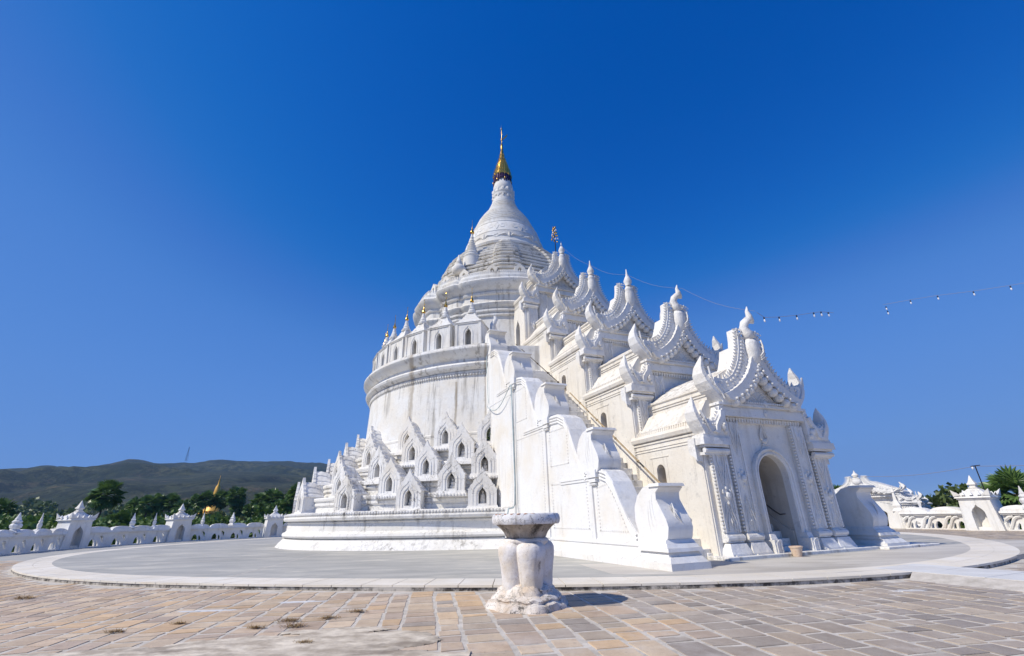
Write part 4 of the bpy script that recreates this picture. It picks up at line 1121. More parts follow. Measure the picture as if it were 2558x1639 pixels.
# ---- seated figures in the niches
def seated():
    b=B(); b.lathe([(.19,0),(.21,.03),(.17,.06),(.20,.08),(.21,.13),(.18,.17),(.13,.20),(.115,.26),(.135,.33),(.14,.37),(.11,.405),(.05,.42),(.042,.445),(.062,.47),(.075,.51),(.070,.55),(.045,.585),(.030,.60),(.028,.625),(.008,.65)],16,sy=.72)
    return b
def robed():
    b=B(); b.lathe([(.17,0),(.18,.05),(.165,.06),(.16,.12),(.165,.14),(.15,.20),(.15,.27),(.135,.29),(.13,.36),(.135,.42),(.10,.47),(.055,.50),(.06,.53),(.07,.58),(.055,.63),(.03,.66),(.01,.72)],16,sy=.8)
    return b
S1=seated().mesh('seated_statue'); S2=robed().mesh('seated_statue')
for m_ in (S1,S2): m_.materials.append(MATS['cream_plaster'])
FG='small figures sitting in the plinth niches'
for (k,lab,me_,sc) in (((1,0),'white robed figure with rounded shoulders in the lowest niche nearest the stairway',S2,.95),
 ((1,1),'white figure sitting in the second lowest-row niche from the stairway',S1,.9),
 ((1,2),'small white figure in the third lowest-row niche, facing half left',S1,.72),
 ((2,1),'white cross-legged figure in the second-row niche between the two lowest frontal niches',S1,.92),
 ((2,2),'small low figure in the second-row niche above the third bottom niche',S1,.62),
 ((3,0),'white seated figure in the third-row niche closest to the stairway',S1,.85),
 ((3,1),'reddish-shadowed seated figure in the third-row niche left of the middle',S1,.75),
 ((4,1),'cross-legged figure in the fourth-row niche directly below the top row',S1,.85),
 ((4,2),'little seated figure in the fourth-row niche farther left',S1,.62)):
    x,y,z,rot=NPOS[k]
    o=obj('seated_statue',me_,None,loc=(x-.37*sin(rot)*1+0,y+.37*cos(rot),z+.10),rot=rot,smooth=True); o.scale=(sc,)*3
    if me_ is S2: o.scale=(sc,sc,sc*1.05)
    tag(o,lab,'statue',FG)
# green plant in the top niche by the stair
x,y,z,rot=NPOS[(5,0)]
b=B(); r2=random.Random(3)
for i in range(160):
    c=Vector((r2.uniform(-.17,.17),r2.uniform(-.1,.25),r2.uniform(0,.75))); d=Vector((r2.gauss(0,1),r2.gauss(0,1),r2.gauss(0,1))).normalized(); e=d.orthogonal().normalized()
    b.add([c,c+(d+e*.5)*.05,c+d*.10,c+(d-e*.5)*.05],[(0,1,2,3)])
o=obj('niche_plant',b,'bush_leaf',loc=(x-.18*sin(rot),y+.18*cos(rot),z+.1),rot=rot); tag(o,'green weed growing inside the top-row niche beside the stairway wall','plant')
# ---- bamboo pole, water pipe, cables
def SAZ(s,a,z): x,y=SA(s,a); return (x,y,z)
b=B(); pts=[SAZ(-4.3,-1.0+(-5.9)*q,2.46+(7.25-2.46)*q) for q in [i/8 for i in range(9)]]
b.tube(pts,[.034,.035,.035,.034,.033,.032,.031,.03,.028],8)
for q in (.2,.42,.63,.85): 
    p_=SAZ(-4.3,-1.0-5.9*q,2.46+4.79*q); b.ball(p_,(.06,.06,.06),6,4)
tag(obj('bamboo_rail',b,'bamboo'),'long pale bamboo pole used as a rail along the lower outer steps','rail')
b=B(); pts=[SAZ(-4.3,-7.3+(-6.2)*q,7.55+(12.2-7.55)*q) for q in [i/8 for i in range(9)]]
b.tube(pts,.024,8)
for q in (.12,.3,.5): b.ball(SAZ(-4.3,-7.3-6.2*q,7.55+4.65*q),(.06,.06,.06),6,4)
tag(obj('bamboo_rail',b,'trunk'),'thin dark pole used as a rail along the upper outer steps','rail')
b=B(); pts=[SAZ(-6.66,-8.93,8.0),SAZ(-6.60,-8.95,6.0),SAZ(-6.56,-8.95,3.0),SAZ(-6.60,-8.93,2.1),SAZ(-6.75,-8.8,1.95),SAZ(-7.2,-8.3,1.90),SAZ(-7.4,-8.0,1.55)]
b.tube(pts,.035,7)
tag(obj('water_pipe',b,'pipe_grey',smooth=True),'grey-green plastic pipe running down the white balustrade wall beside the niches','pipe')
b=B(); q0=[SAZ(-6.62,-12.9,10.9),SAZ(-6.60,-12.6,7.9),SAZ(-6.72,-12.4,7.55)]
n=10; A0=Vector(SAZ(-6.72,-12.4,7.55)); A1=Vector(SAZ(-6.70,-8.95,8.0))
q0+= [tuple(A0.lerp(A1,i/n)-Vector((0,0,.75*sin(pi*i/n)*(1-.3*i/n)))) for i in range(1,n+1)]
b.tube(q0,.02,6); tag(obj('hose',b,'pipe_grey',smooth=True),'thin green hose sagging across the upper balustrade wall','hose')
# ---- lantern pole by the topmost gable
x,y=SA(-.45,-14.0)
lp=empty('lamp_pole','dark pole topped by a cluster of glass bulbs beside the highest gable','lamp pole',(x,y,20.0))
b=B(); b.tube([(0,0,-1.5),(0,0,2.6)],.035,6); obj('pole',b,'iron',lp)
lb=B(); lb.ball((0,0,0),(.06,.06,.085),6,4); LBM=lb.mesh('glass_bulb'); LBM.materials.append(MATS['gold'])
lb=B(); lb.ball((0,0,0),(.055,.055,.08),6,4); LBG=lb.mesh('glass_bulb'); LBG.materials.append(MATS['glass_bulb'])
for i in range(34):
    z=1.5+1.3*i/33; rr_=.25*(1-.75*i/33)+.02; t=i*2.4
    obj('glass_bulb',LBM if i%3 else LBG,None,lp,loc=(rr_*sin(t),-rr_*cos(t),z),smooth=True)
# ---- string lights
bulbM=B(); bulbM.lathe([(.015,-.05),(.028,-.10),(.045,-.16),(.048,-.21),(.034,-.26),(.01,-.28)],8); BM=bulbM.mesh('bulb'); BM.materials.append(MATS['glass_bulb'])
sockM=B(); sockM.lathe([(.035,.02),(.04,-.08),(.03,-.12)],8); SM=sockM.mesh('socket'); SM.materials.append(MATS['iron'])
def lights(pts,bulbs,label,hang=0):
    e=empty('string_lights',label,'string lights',pts[0],0,'strings of bare bulbs hanging in the sky')
    o0=Vector(pts[0]); b=B(); b.tube([tuple(Vector(p)-o0) for p in pts],.009,5); obj('cable',b,'cable',e)
    for p in bulbs:
        q=Vector(p)-o0; o=obj('bulb',BM,None,e,loc=q,smooth=True); o.scale=(.75,)*3; obj('socket',SM,None,o)
P=[SAZ(.12,1.1,9.05)]
L1=[(.12,.95,9.02),(1.0,.6,9.07),(1.9,.6,9.23),(3.08,.6,9.48),(4.32,.6,9.80),(4.87,.6,9.93),(5.39,.6,9.98),(5.8,.6,10.02)]
lights([SAZ(*p_) for p_ in L1],[SAZ(*p_) for p_ in ((.95,.6,9.06),(1.9,.6,9.22),(3.08,.6,9.47),(4.32,.6,9.79),(4.87,.6,9.92),(5.39,.6,9.97))],'short string of six bulbs running right from the front gable tip')
def azp(az,el,D): return (D*sin(R(az)),D*cos(R(az)),D*math.tan(R(el))+1.6)
L2=[(41.8,18.45),(43.9,18.28),(45.9,18.05),(48.3,17.62),(50.6,17.28),(51.6,17.15),(55,17.4)]
lights([azp(a,e_,32) for a,e_ in L2],[azp(a,e_,32) for a,e_ in ((41.95,18.2),(41.95,17.75),(43.9,18.2),(45.9,17.98),(48.3,17.55),(50.6,17.2))],'detached string of six bulbs high above the right-hand boundary wall')
# thin festoon from gable to gable
b=B(); tips=[SAZ(0,-13.8,21.0),SAZ(0,-10.2,17.3),SAZ(0,-6.6,14.7),SAZ(.1,-2.7,11.9),SAZ(.1,.9,9.1)]
pp=[]
for p0,p1 in zip(tips,tips[1:]):
    for i in range(6): pp.append(tuple(Vector(p0).lerp(Vector(p1),i/6)-Vector((0,0,.25*sin(pi*i/6)))))
pp.append(tips[-1]); b.tube(pp,.006,4); tag(obj('cable',b,'cable'),'thin dark cable slung from tip to tip of the five stairway gables','cable')
# ---- boundary walls with niche pillars
def wall_seg(p0,p1,h=1.0,knobs=(),label='',grp='openwork boundary walls round the terrace',per=1.75):
    P0=Vector((*p0,0));P1=Vector((*p1,0)); L=(P1-P0).length; rot=math.atan2(p1[1]-p0[1],p1[0]-p0[0])
    e=empty('boundary_wall',label,'wall',P0,rot,grp)
    n=max(2,round(L/per)); w=L/n; b=B()
    holes=[]
    for i in range(n):
        c=w*(i+.5)
        holes.append([(c-.62,.34*h),(c-.60,.70*h),(c-.48,.84*h),(c-.30,.84*h),(c-.22,.72*h),(c-.36,.56*h),(c-.50,.36*h)])
        holes.append([(c+.02,.06),(c+.06,.34*h),(c+.18,.56*h),(c+.34,.58*h),(c+.46,.42*h),(c+.52,.06)])
        holes.append([(c-.30,.06),(c-.26,.26*h),(c-.12,.50*h),(c-.06,.40*h),(c-.10,.20*h),(c-.10,.06)])
    b.plate([(0,0),(L,0),(L,h),(0,h)],holes,-.07,.07)
    for i in range(n+1):
        x0=w*i; 
        for dx,r_ in ((.06,.10),(.42,.08)):
            pts=[(x0-.30+dx,.02),(x0-.18+dx,.18*h),(x0-.02+dx,.46*h),(x0+.12+dx,.72*h),(x0+.30+dx,.86*h),(x0+.52+dx,.90*h)]
            pts=[(max(.05,min(L-.05,u)),v) for u,v in pts]
            b.tube([(u,-.12,v) for u,v in pts],r_,6)
    obj('wall_panel',b,'far_plaster',e)
    c=B(); c.box(0,L,-.24,.24,h+.0,h+.08,(0,.03)); c.box(0,L,-.30,.30,h+.085,h+.22,(0,.04)); c.box(0,L,-.20,.20,-.02,.08)
    obj('coping',c,'far_plaster',e)
    m=B(); nm=max(2,round(L/1.9)); wm=L/nm
    for i in range(nm):
        cx=wm*(i+.5)
        vs=[];fs=[];k=8
        for j in range(k+1):
            t=pi*j/k
            for dy in (-.26,.26): vs.append((cx-wm*.47*cos(t),dy*(.55+.45*abs(cos(t))),h+.20+.34*sin(t)**.8))
        for j in range(k): fs.append((2*j,2*j+1,2*j+3,2*j+2))
        fs.append(tuple(2*j for j in range(k+1))); fs.append(tuple(2*j+1 for j in range(k,-1,-1)))
        m.add(vs,fs)
    obj('coping_mounds',m,'far_plaster',e,smooth=False)
    for q,s in knobs:
        k=B(); s*=.72; k.lathe([(.62*s,h+.30),(.58*s,h+.40),(.34*s,h+.52),(.30*s,h+.58),(.40*s,h+.66),(.44*s,h+.80),(.36*s,h+.90),(.26*s,h+.93),(.34*s,h+.98),(.36*s,h+1.05),(.22*s,h+1.14),(.24*s,h+1.18),(.14*s,h+1.34),(.02,h+1.62)],4 if s<.75 else 8,(L*q,0,0),M=None)
        obj('finial',k,'far_plaster',e,smooth=s>=.75,angle=30)
    return e
PILM={}
def pillar(p,rot,s,label,hz=1.0):
    e=empty('niche_pillar',label,'pillar',(*p,0),rot,'niche pillars in the boundary wall')
    if not PILM:
        b=B(); b.plate([(-.95,0),(.95,0),(.78,1.85),(-.78,1.85)],[ogee(.34,.05,.95,1.55)],-.72,-.50)
        b.plate([(-.95,0),(.95,0),(.78,1.85),(-.78,1.85)],[ogee(.34,.05,.95,1.55)],.50,.72)
        b.plate([(-.5,0),(.5,0),(.5,1.85),(-.5,1.85)],[],-.90,-.36,'x') if False else None
        b.add([(-.93,-.5,0),(-.93,.5,0),(-.78,.5,1.85),(-.78,-.5,1.85),(-.34,-.5,0),(-.34,.5,0),(-.34,.5,1.85),(-.34,-.5,1.85)],[(0,1,2,3),(4,5,6,7),(2,3,7,6)])
        b.add([(.93,-.5,0),(.93,.5,0),(.78,.5,1.85),(.78,-.5,1.85),(.34,-.5,0),(.34,.5,0),(.34,.5,1.85),(.34,-.5,1.85)],[(0,1,2,3),(4,5,6,7),(2,3,7,6)])
        b.box(-.34,.34,-.5,.5,1.4,1.85); b.box(-.36,.36,-.02,.06,0,1.45); b.box(-.33,.33,-.52,-.02,0,.22)
        PILM['body']=b
        c=B(); c.box(-.84,.84,-.78,.78,1.851,1.94,(.0,.0)); c.box(-.92,.92,-.86,.86,1.945,2.04,(.04,.04)); c.box(-.86,.86,-.80,.80,2.041,2.14,(.05,.05)); PILM['cornice']=c
        r_=B()
        w0=.72;z=2.141
        for i in range(3):
            r_.box(-w0,w0,-w0*.9,w0*.9,z,z+.12,(.12,.12)); z+=.121; w0-=.16
        r_.lathe([(.30,z),(.34,z+.06),(.22,z+.12),(.22,z+.22),(.32,z+.26),(.30,z+.34),(.24,z+.38),(.16,z+.52),(.05,z+.78),(.01,z+.84)],4,M=Matrix.Rotation(R(45),4,'Z'))
        PILM['roof']=r_
        h=B()
        for sx in (-1,1):
            for sy in (-1,1):
                h.add([(sx*.92,sy*.84,2.05),(sx*.50,sy*.84,2.12),(sx*.92,sy*.46,2.12),(sx*.74,sy*.70,2.14),(sx*.97,sy*.90,2.48)],[(0,1,4),(0,2,4),(1,3,4),(2,3,4)])
        for sx in (-1,0,1):
            for sy in (-1,1):
                h.cone((sx*.40,sy*.80,2.12),.14,.22,4); h.cone((sx*.9 if sx else .86,sy*.3,2.12),.13,.20,4)
        PILM['horn']=h
        for k_ in list(PILM): PILM[k_]=PILM[k_].mesh(k_); PILM[k_].materials.append(MATS['far_plaster'])
    for k_ in ('body','cornice','roof','horn'):
        obj(k_,PILM[k_],None,e)
    e.scale=(s,s,s*hz)
    return e
G1=(-35.9,39.9);G2=(-34.1,49.6);G3=(-27.6,55.9)
def cut(p,q,d0,d1):
    v=Vector(q)-Vector(p); L=v.length; v/=L; return tuple(Vector(p)+v*d0),tuple(Vector(q)-v*d1)
a,b_=cut((-32.6,26.5),G1,0,1.0); wall_seg(b_,a,1.0,((.42,1.1),(.24,.55),(.8,1.0)),'openwork boundary wall at the far left, running out of the picture edge')
m1=(-36.0,45.0)
a,b_=cut(G1,G2,1.0,1.0); wall_seg(b_,a,1.05,((.50,.95),(.22,.65)),'openwork boundary wall between the two left-hand niche pillars')
a,b_=cut(G2,G3,1.0,1.0); wall_seg(b_,a,1.05,((.46,.95),(.85,.6)),'openwork boundary wall from the middle niche pillar towards the pagoda')
a,b_=cut(G3,(-14,60.5),1.0,0); wall_seg(b_,a,1.05,((.5,.9),),'farthest boundary wall length, just left of the pagoda plinth')
def face(p): return math.atan2(p[1]-CY,p[0]-CX)+pi/2
pillar(G1,R(74),1.0,'leftmost niche pillar, tall and closest to the left picture edge',1.08)
pillar(G2,R(58),1.06,'niche pillar with pale arch, second from the left edge')
pillar(G3,R(38),1.0,'small niche pillar standing nearest the pagoda plinth on the left')
# right side
H1=(30.1,32.0)
a,b_=cut((28.7,37.2),H1,.2,1.0); wall_seg(a,b_,.92,((.35,.35),),'openwork boundary wall between the white gateway and the right-hand niche pillar',per=1.35)
a,b_=cut(H1,(33.2,20),1.0,0); wall_seg(a,b_,.92,((.12,.85),(.5,.8)),'openwork boundary wall leaving the picture at the right edge')
pillar(H1,R(-62),1.0,'niche pillar in the right-hand wall below the leaning lamp post',1.0)
b=B(); b.add([(28.3,38.1,0),(29.3,37.8,0),(29.4,36.6,0),(28.4,36.9,0),(28.45,38.0,1.25),(29.2,37.75,1.25),(29.25,36.8,1.25),(28.5,37.0,1.25)],[(0,1,2,3),(4,5,6,7),(0,1,5,4),(1,2,6,5),(2,3,7,6),(3,0,4,7)])
b.lathe([(.52,1.2),(.30,1.45),(.36,1.6),(.16,2.0),(.10,2.5),(.16,2.55),(.04,2.9)],4,(28.85,37.35,0)); tag(obj('gate_post',b,'far_plaster',bevel=.03),'plain white post with a pointed cap ending the wall beside the gateway','post')
# ---- gateway building on the right, a smaller covered stair going down
GW=empty('gateway','low white covered gateway with several flame gables stepping down to the right','gateway',(29.2,41.2,0),R(-50))
GW.scale=(1.12,.85,.475)
def gw_tier(k,y,z,s):
    f=B(); ar=arch(1.25,.0,1.9,12); out=[(-3.15,0)]+ar+[(3.15,0),(3.15,3.98),(2.16,3.98),(2.16,4.95),(-2.16,4.95),(-2.16,3.98),(-3.15,3.98)]
    f.plate(out,[],0,.5); f.plate([(p_[0],p_[1]) for p_ in [(-3.1,0),(-2.9,0),(-2.9,4.0),(-3.1,4.0)]],[],.5,3.0); f.plate([(2.9,0),(3.1,0),(3.1,4.0),(2.9,4.0)],[],.5,3.0)
    rf=[(3.2,4.0),(3.3,4.3),(2.5,5.2),(2.45,5.6),(1.6,6.6),(.6,7.6),(0,7.8)]
    f.plate(mirror(rf),[],.45,3.1)
    w=obj('hall',f,'far_plaster',GW,loc=(0,y,z)); w.scale=(s,1,s)
    obj('gable',GB,None,w); obj('tympanum',TY,None,w); obj('finial',FN[1],None,w); obj('cornice',CN,None,w)
    for sg in (-1,1):
        q=obj('wing_gable',WG,None,w); q.scale=(sg,1,1)
        obj('pilaster',PO,None,w,loc=(sg*2.62,0,0))
for k in range(4): gw_tier(k,3.0*k,(0,-.5,-1.9,-3.4)[k],1-.05*k)
b=B(); b.box(-3.0,3.0,8,8.3,-6,2.5); obj('back_wall',b,'ochre_plaster',GW)
# leaning lamp post with cables
x,y=H1
lq=empty('lamp_post','thin dark lamp post rising behind the right-hand niche pillar','lamp post',(31.9,33.2,2.2))
b=B(); b.tube([(0,0,-4),(0,0,1.85)],.035,6); b.tube([(-.3,0,1.8),(.35,0,1.86)],.03,5); obj('pole',b,'iron',lq)
b=B(); b.ball((-.22,0,1.68),(.07,.07,.10),6,4); obj('bulb',b,'glass_bulb',lq)
b=B(); p0=Vector((31.9,33.2,4.0)); p1=Vector((28.2,39.6,3.9)); p2=Vector((36,26,3.9))
b.tube([tuple(p0.lerp(p1,i/8)-Vector((0,0,.25*sin(pi*i/8)))) for i in range(9)],.014,4); b.tube([tuple(p0.lerp(p2,i/8)-Vector((0,0,.2*sin(pi*i/8)))) for i in range(9)],.014,4)
tag(obj('cable',b,'cable'),'thin black cable from the lamp post to the white gateway','cable')
# ---- vegetation
def fan_palm_crown(seed,rad=2.4,n=62,skirt=True):
    r_=random.Random(seed); b=B()
    for i in range(n):
        z=r_.uniform(-.92,1); t=r_.uniform(0,2*pi); q=math.sqrt(max(0,1-z*z))
        d=Vector((q*cos(t),q*sin(t),z)).normalized(); L=rad*r_.uniform(.42,.58)
        c=d*L*.95
        side=d.cross(Vector((0,0,1))); side=side.normalized() if side.length>.05 else Vector((1,0,0)); up=side.cross(d)
        b.add([tuple(side*.03),tuple(-side*.03),tuple(c-side*.02),tuple(c+side*.02)],[(0,1,2,3)])
        fr=rad*r_.uniform(.42,.55); m=15; droop=r_.uniform(.1,.4); roll=r_.uniform(-.7,.7)
        s2=side*cos(roll)+up*sin(roll); u2=up*cos(roll)-side*sin(roll)
        for k in range(m):
            a=-2.1+4.2*k/(m-1); da=.13
            def P_(ang,rr_,lift): return tuple(c+(d*cos(ang)+s2*sin(ang))*rr_+u2*(lift-droop*rr_*rr_/fr*.35)+Vector((0,0,-droop*.25*rr_)))
            b.add([tuple(c),P_(a-da,fr*.62,.02),P_(a,fr*(.95-.12*abs(a)/2.1),-.06),P_(a+da,fr*.62,.06)],[(0,1,2,3)])
    return b
def dead_skirt(seed,rad):
    r_=random.Random(seed); b=B()
    for i in range(26):
        t=r_.uniform(0,2*pi); L=rad*r_.uniform(.3,.62); o=Vector((cos(t),sin(t),0))
        p0=o*.1; p1=o*rad*.28+Vector((0,0,-.15*rad)); p2=o*rad*.34+Vector((0,0,-L)); s=Vector((-sin(t),cos(t),0))
        b.add([tuple(p0-s*.04),tuple(p0+s*.04),tuple(p1+s*.12),tuple(p1-s*.12),tuple(p2+s*.05),tuple(p2-s*.05)],[(0,1,2,3),(3,2,4,5)])
    return b
PCM=[];PSM=[]
for i in range(3):
    m_=fan_palm_crown(11+i).mesh('crown'); m_.materials.append(MATS['palm_leaf']); PCM.append(m_)
    m_=dead_skirt(21+i,2.3).mesh('dead_fronds'); m_.materials.append(MATS['straw']); PSM.append(m_)
def palm(x,y,ztop,rad,label,seed,zb=-3.1,lean=(0,0),skirt=False,grp='palms standing beyond the boundary wall'):
    e=empty('palm_tree',label,'palm',(x,y,zb),seed*1.3,grp)
    h=ztop-rad*.85-zb; b=B()
    b.tube([(0,0,0),(lean[0]*.3,lean[1]*.3,h*.35),(lean[0]*.8,lean[1]*.8,h*.8),(lean[0],lean[1],h)],[.26,.18,.15,.17],8)
    obj('trunk',b,'trunk',e,smooth=True)
    o=obj('crown',PCM[seed%3],None,e,loc=(lean[0],lean[1],h)); o.scale=(rad/2.35,)*3
    if skirt:
        o=obj('dead_fronds',PSM[seed%3],None,e,loc=(lean[0],lean[1],h)); o.scale=(rad/2.35,)*3
    return e
palm(-62.2,72.2,8.3,2.65,'tall lone palm with a round dark crown above the leftmost pillar',1,lean=(.9,.5))
PL=[(-79.8,75.8,6.1,2.2,'palm at the far left edge low against the hills'),
(-80,102.4,7.2,2.1,'first palm right of the tall lone palm, half hidden in trees'),(-72.9,95.3,7.3,2.2,'bushy palm in the thick clump right of the tall lone palm'),
(-77.5,104.3,8.1,1.9,'slim palm poking up behind the left clump'),(-75.7,105.7,8.0,2.4,'broad palm at the right of the left clump'),(-70,101,6.6,2.2,'low palm just left of the middle niche pillar'),
(-82.4,125.3,9.1,2.4,'leftmost palm of the group before the golden stupa'),(-80.7,126.5,9.6,2.6,'palm standing directly left of the golden spire'),(-78.0,128.1,10.0,2.9,'full palm standing directly in front of the golden stupa'),
(-70.3,121.1,10.2,2.8,'tall palm with thin trunk right of the golden stupa'),(-69.4,121.6,6.9,2.6,'short palm below the tall one right of the golden stupa'),
(-56,106.1,7.8,2.5,'palm at the left of the dark clump near the far pillar'),(-53.7,107.3,8.6,2.8,'tallest palm of the dark clump near the far pillar'),(-51.6,108.3,7.0,2.6,'palm at the right of the dark clump near the far pillar'),
(-49.0,104,7.4,2.7,'palm peeking over the plinth edge of the pagoda'),(-53.1,64.5,3.7,2.4,'low spreading palm just behind the leftmost pillar'),
(-37.6,81.8,7.6,2.0,'palm top rising behind the corner niches of the plinth'),(-36.2,84,7.3,2.0,'second palm top behind the corner niches of the plinth')]
for i,(x,y,zt,rd,lab) in enumerate(PL):
    palm(x,y,zt,rd,lab,i+2,lean=(rnd.uniform(-.5,.5),rnd.uniform(-.5,.5)))
palm(39.5,38.6,4.15,2.25,'palm with orange-brown dead fronds at the right picture edge',3,skirt=True,zb=-3.1)
palm(33.4,50.4,4.0,1.9,'palm top showing between the porch and the right-hand scroll block',4)
def leaf_blob(seed,clumps,size,n_per,leaf=.22,flat=.75):
    r_=random.Random(seed); b=B()
    for (cx,cy,cz,cr) in clumps:
        for i in range(n_per):
            z=r_.uniform(-1,1); t=r_.uniform(0,2*pi); q=math.sqrt(1-z*z); rad=cr*(r_.random()**.25)*(1+.18*noise.noise(Vector((q*cos(t)*2+cx,q*sin(t)*2+cy,z*2+seed))))
            c=Vector((cx+q*cos(t)*rad,cy+q*sin(t)*rad,cz+z*rad*flat))
            d=(Vector((q*cos(t),q*sin(t),z))*.4+Vector((r_.gauss(0,.6),r_.gauss(0,.6),r_.gauss(0,.4)+.2))).normalized(); e=d.orthogonal().normalized(); e=(e*cos(t*3)+d.cross(e)*sin(t*3))
            l=leaf*r_.uniform(.6,1.5); w_=e*l*.5
            b.add([tuple(c),tuple(c+d*l*.5+w_),tuple(c+d*l),tuple(c+d*l*.5-w_)],[(0,1,2,3)])
    return b
TMS=[]
def tree_variant(seed,wide):
    r_=random.Random(seed); cl=[]
    for i in range(22):
        t=r_.uniform(0,2*pi); rr_=wide*math.sqrt(r_.random())*.95; zz=r_.uniform(.15,1.0)*(1-.55*(rr_/wide)**2)
        cl.append((rr_*cos(t),rr_*sin(t),zz*3.0,r_.uniform(.45,.95)))
    m_=leaf_blob(seed,cl,1,230,.26).mesh('crown')
    tr=B(); tr.tube([(0,0,-4.5),(.1,0,-1.5),(0,.1,.4)],[.30,.22,.16],7)
    for c in cl[:9]: tr.tube([(0,.05,-1.2),(c[0]*.5,c[1]*.5,c[2]*.45),(c[0],c[1],c[2])],[.11,.07,.03],5)
    return m_,tr.mesh('trunk')
for i in range(3):
    for mt in ('tree_leaf','olive_leaf','bush_leaf','rust_leaf')[:1]:
        TMS.append(tree_variant(40+i,(2.6,3.0,2.2)[i]))
MC={}
def tree(x,y,ztop,s,mat,label,seed,grp='broadleaf trees beyond the boundary wall'):
    k=(seed%3,mat)
    if k not in MC:
        m_=TMS[seed%3][0].copy(); m_.materials.clear(); m_.materials.append(MATS[mat]); MC[k]=m_
        t_=TMS[seed%3][1]
        if not t_.materials: t_.materials.append(MATS['trunk'])
    e=empty('broadleaf_tree',label,'tree',(x,y,ztop-3.3*s),seed*1.7,grp)
    e.scale=(s,s,s)
    obj('crown',MC[k],None,e); obj('trunk',TMS[seed%3][1],None,e)
    return e
tree(40.2,45.2,4.2,1.5,'tree_leaf','rounded dark tree beyond the wall between the gateway and the right pillar',1)
tree(43.5,44.2,2.3,1.0,'bush_leaf','lower green tree at the right of the rounded dark tree',2)
TL=[(-58,82,2.6,1.0,'bush_leaf','dark green tree right behind the leftmost pillar'),(-62,86,3.4,1.1,'tree_leaf','dark tree under the first palm clump'),(-57,90,3.0,1.0,'tree_leaf','dark tree below the left palm clump'),
(-66,104,3.6,1.3,'olive_leaf','yellow-green tree before the golden stupa'),(-55,96,3.4,1.15,'olive_leaf','olive tree just left of the middle pillar top'),(-52,92,2.0,.9,'rust_leaf','rust-coloured tree right of the middle pillar'),
(-47,88,1.4,.9,'rust_leaf','low orange-brown bush right of the middle pillar'),(-58,118,3.0,1.3,'tree_leaf','round dark tree in front of the white stupa base'),(-49,98,2.8,1.1,'bush_leaf','green tree halfway between the middle and far pillars'),
(-46,102,3.8,1.2,'tree_leaf','dark tree beneath the palms near the far pillar'),(-41,92,2.6,1.1,'bush_leaf','green tree left of the far pillar top'),(-70,84,2.9,1.1,'tree_leaf','dark tree at the left behind the wall'),
(-78,88,2.4,1.1,'bush_leaf','green tree low at the left picture edge'),(-69,112,4.9,1.2,'tree_leaf','dark tree between the two left palm groups'),(-40,104,4.4,1.2,'tree_leaf','dark tree touching the plinth outline at the left'),
(-36,96,3.4,1.2,'bush_leaf','green tree partly hidden by the plinth')]
for i,(x,y,zt,s,mt,lab) in enumerate(TL): tree(x,y,zt,s,mt,lab,i)
# continuous scrub below the wall and over the valley
r4=random.Random(77); b=B(); cl=[]
for i in range(420):
    az=r4.uniform(-56,-14); D=r4.uniform(70,110) if r4.random()<.6 else r4.uniform(110,190)
    rr_=r4.uniform(1.1,2.2)*(1+D/260); e_=r4.uniform(-.5,.75) if az>-43 else r4.uniform(-.2,1.15)
    cl.append((D*sin(R(az)),D*cos(R(az)),1.6+D*math.tan(R(e_))-rr_*.7,rr_))
for i in range(60):
    az=r4.uniform(30,58); D=r4.uniform(52,110); cl.append((D*sin(R(az)),D*cos(R(az)),-1.6+r4.uniform(-.8,.9),r4.uniform(1.2,2.4)))
b=leaf_blob(5,cl,1,190,.42,.7)
o=obj('undergrowth',b,'bush_leaf'); tag(o,'mass of green bushes filling the ground beyond the boundary walls','undergrowth'); o['kind']='stuff'
# far woods over the valley floor and foothills
cl=[]
for i in range(420):
    az=r4.uniform(-60,-8); D=r4.uniform(200,420)
    hi=2.5 if az<-38 else 1.9
    if abs(az+31.6)<2.4: hi=.2
    e_=r4.uniform(-.3,hi)*(.5+.5*(D-200)/220); rr_=r4.uniform(2.2,4.2)*(1+D/900)
    cl.append((D*sin(R(az)),D*cos(R(az)),1.6+D*math.tan(R(e_))-rr_*.7,rr_))
b=leaf_blob(9,cl,1,120,1.5,.65)
o=obj('woodland',b,'tree_leaf'); tag(o,'far woodland covering the foothills behind the palms on the left','woodland'); o['kind']='stuff'
cl=[]
for i in range(110):
    az=r4.uniform(-42,-19); D=r4.uniform(112,185)
    hi=2.0 if abs(az+31.6)>2.2 else .35
    if az<-39: hi=.5
    e_=r4.uniform(.2,hi); rr_=r4.uniform(1.5,2.8)
    cl.append((D*sin(R(az)),D*cos(R(az)),1.6+D*math.tan(R(e_))-rr_*.7,rr_))
b=leaf_blob(10,cl,1,260,.6,.75)
o=obj('woodland',b,'bush_leaf'); tag(o,'nearer belt of green woodland between the palm trunks on the left','woodland'); o['kind']='stuff'
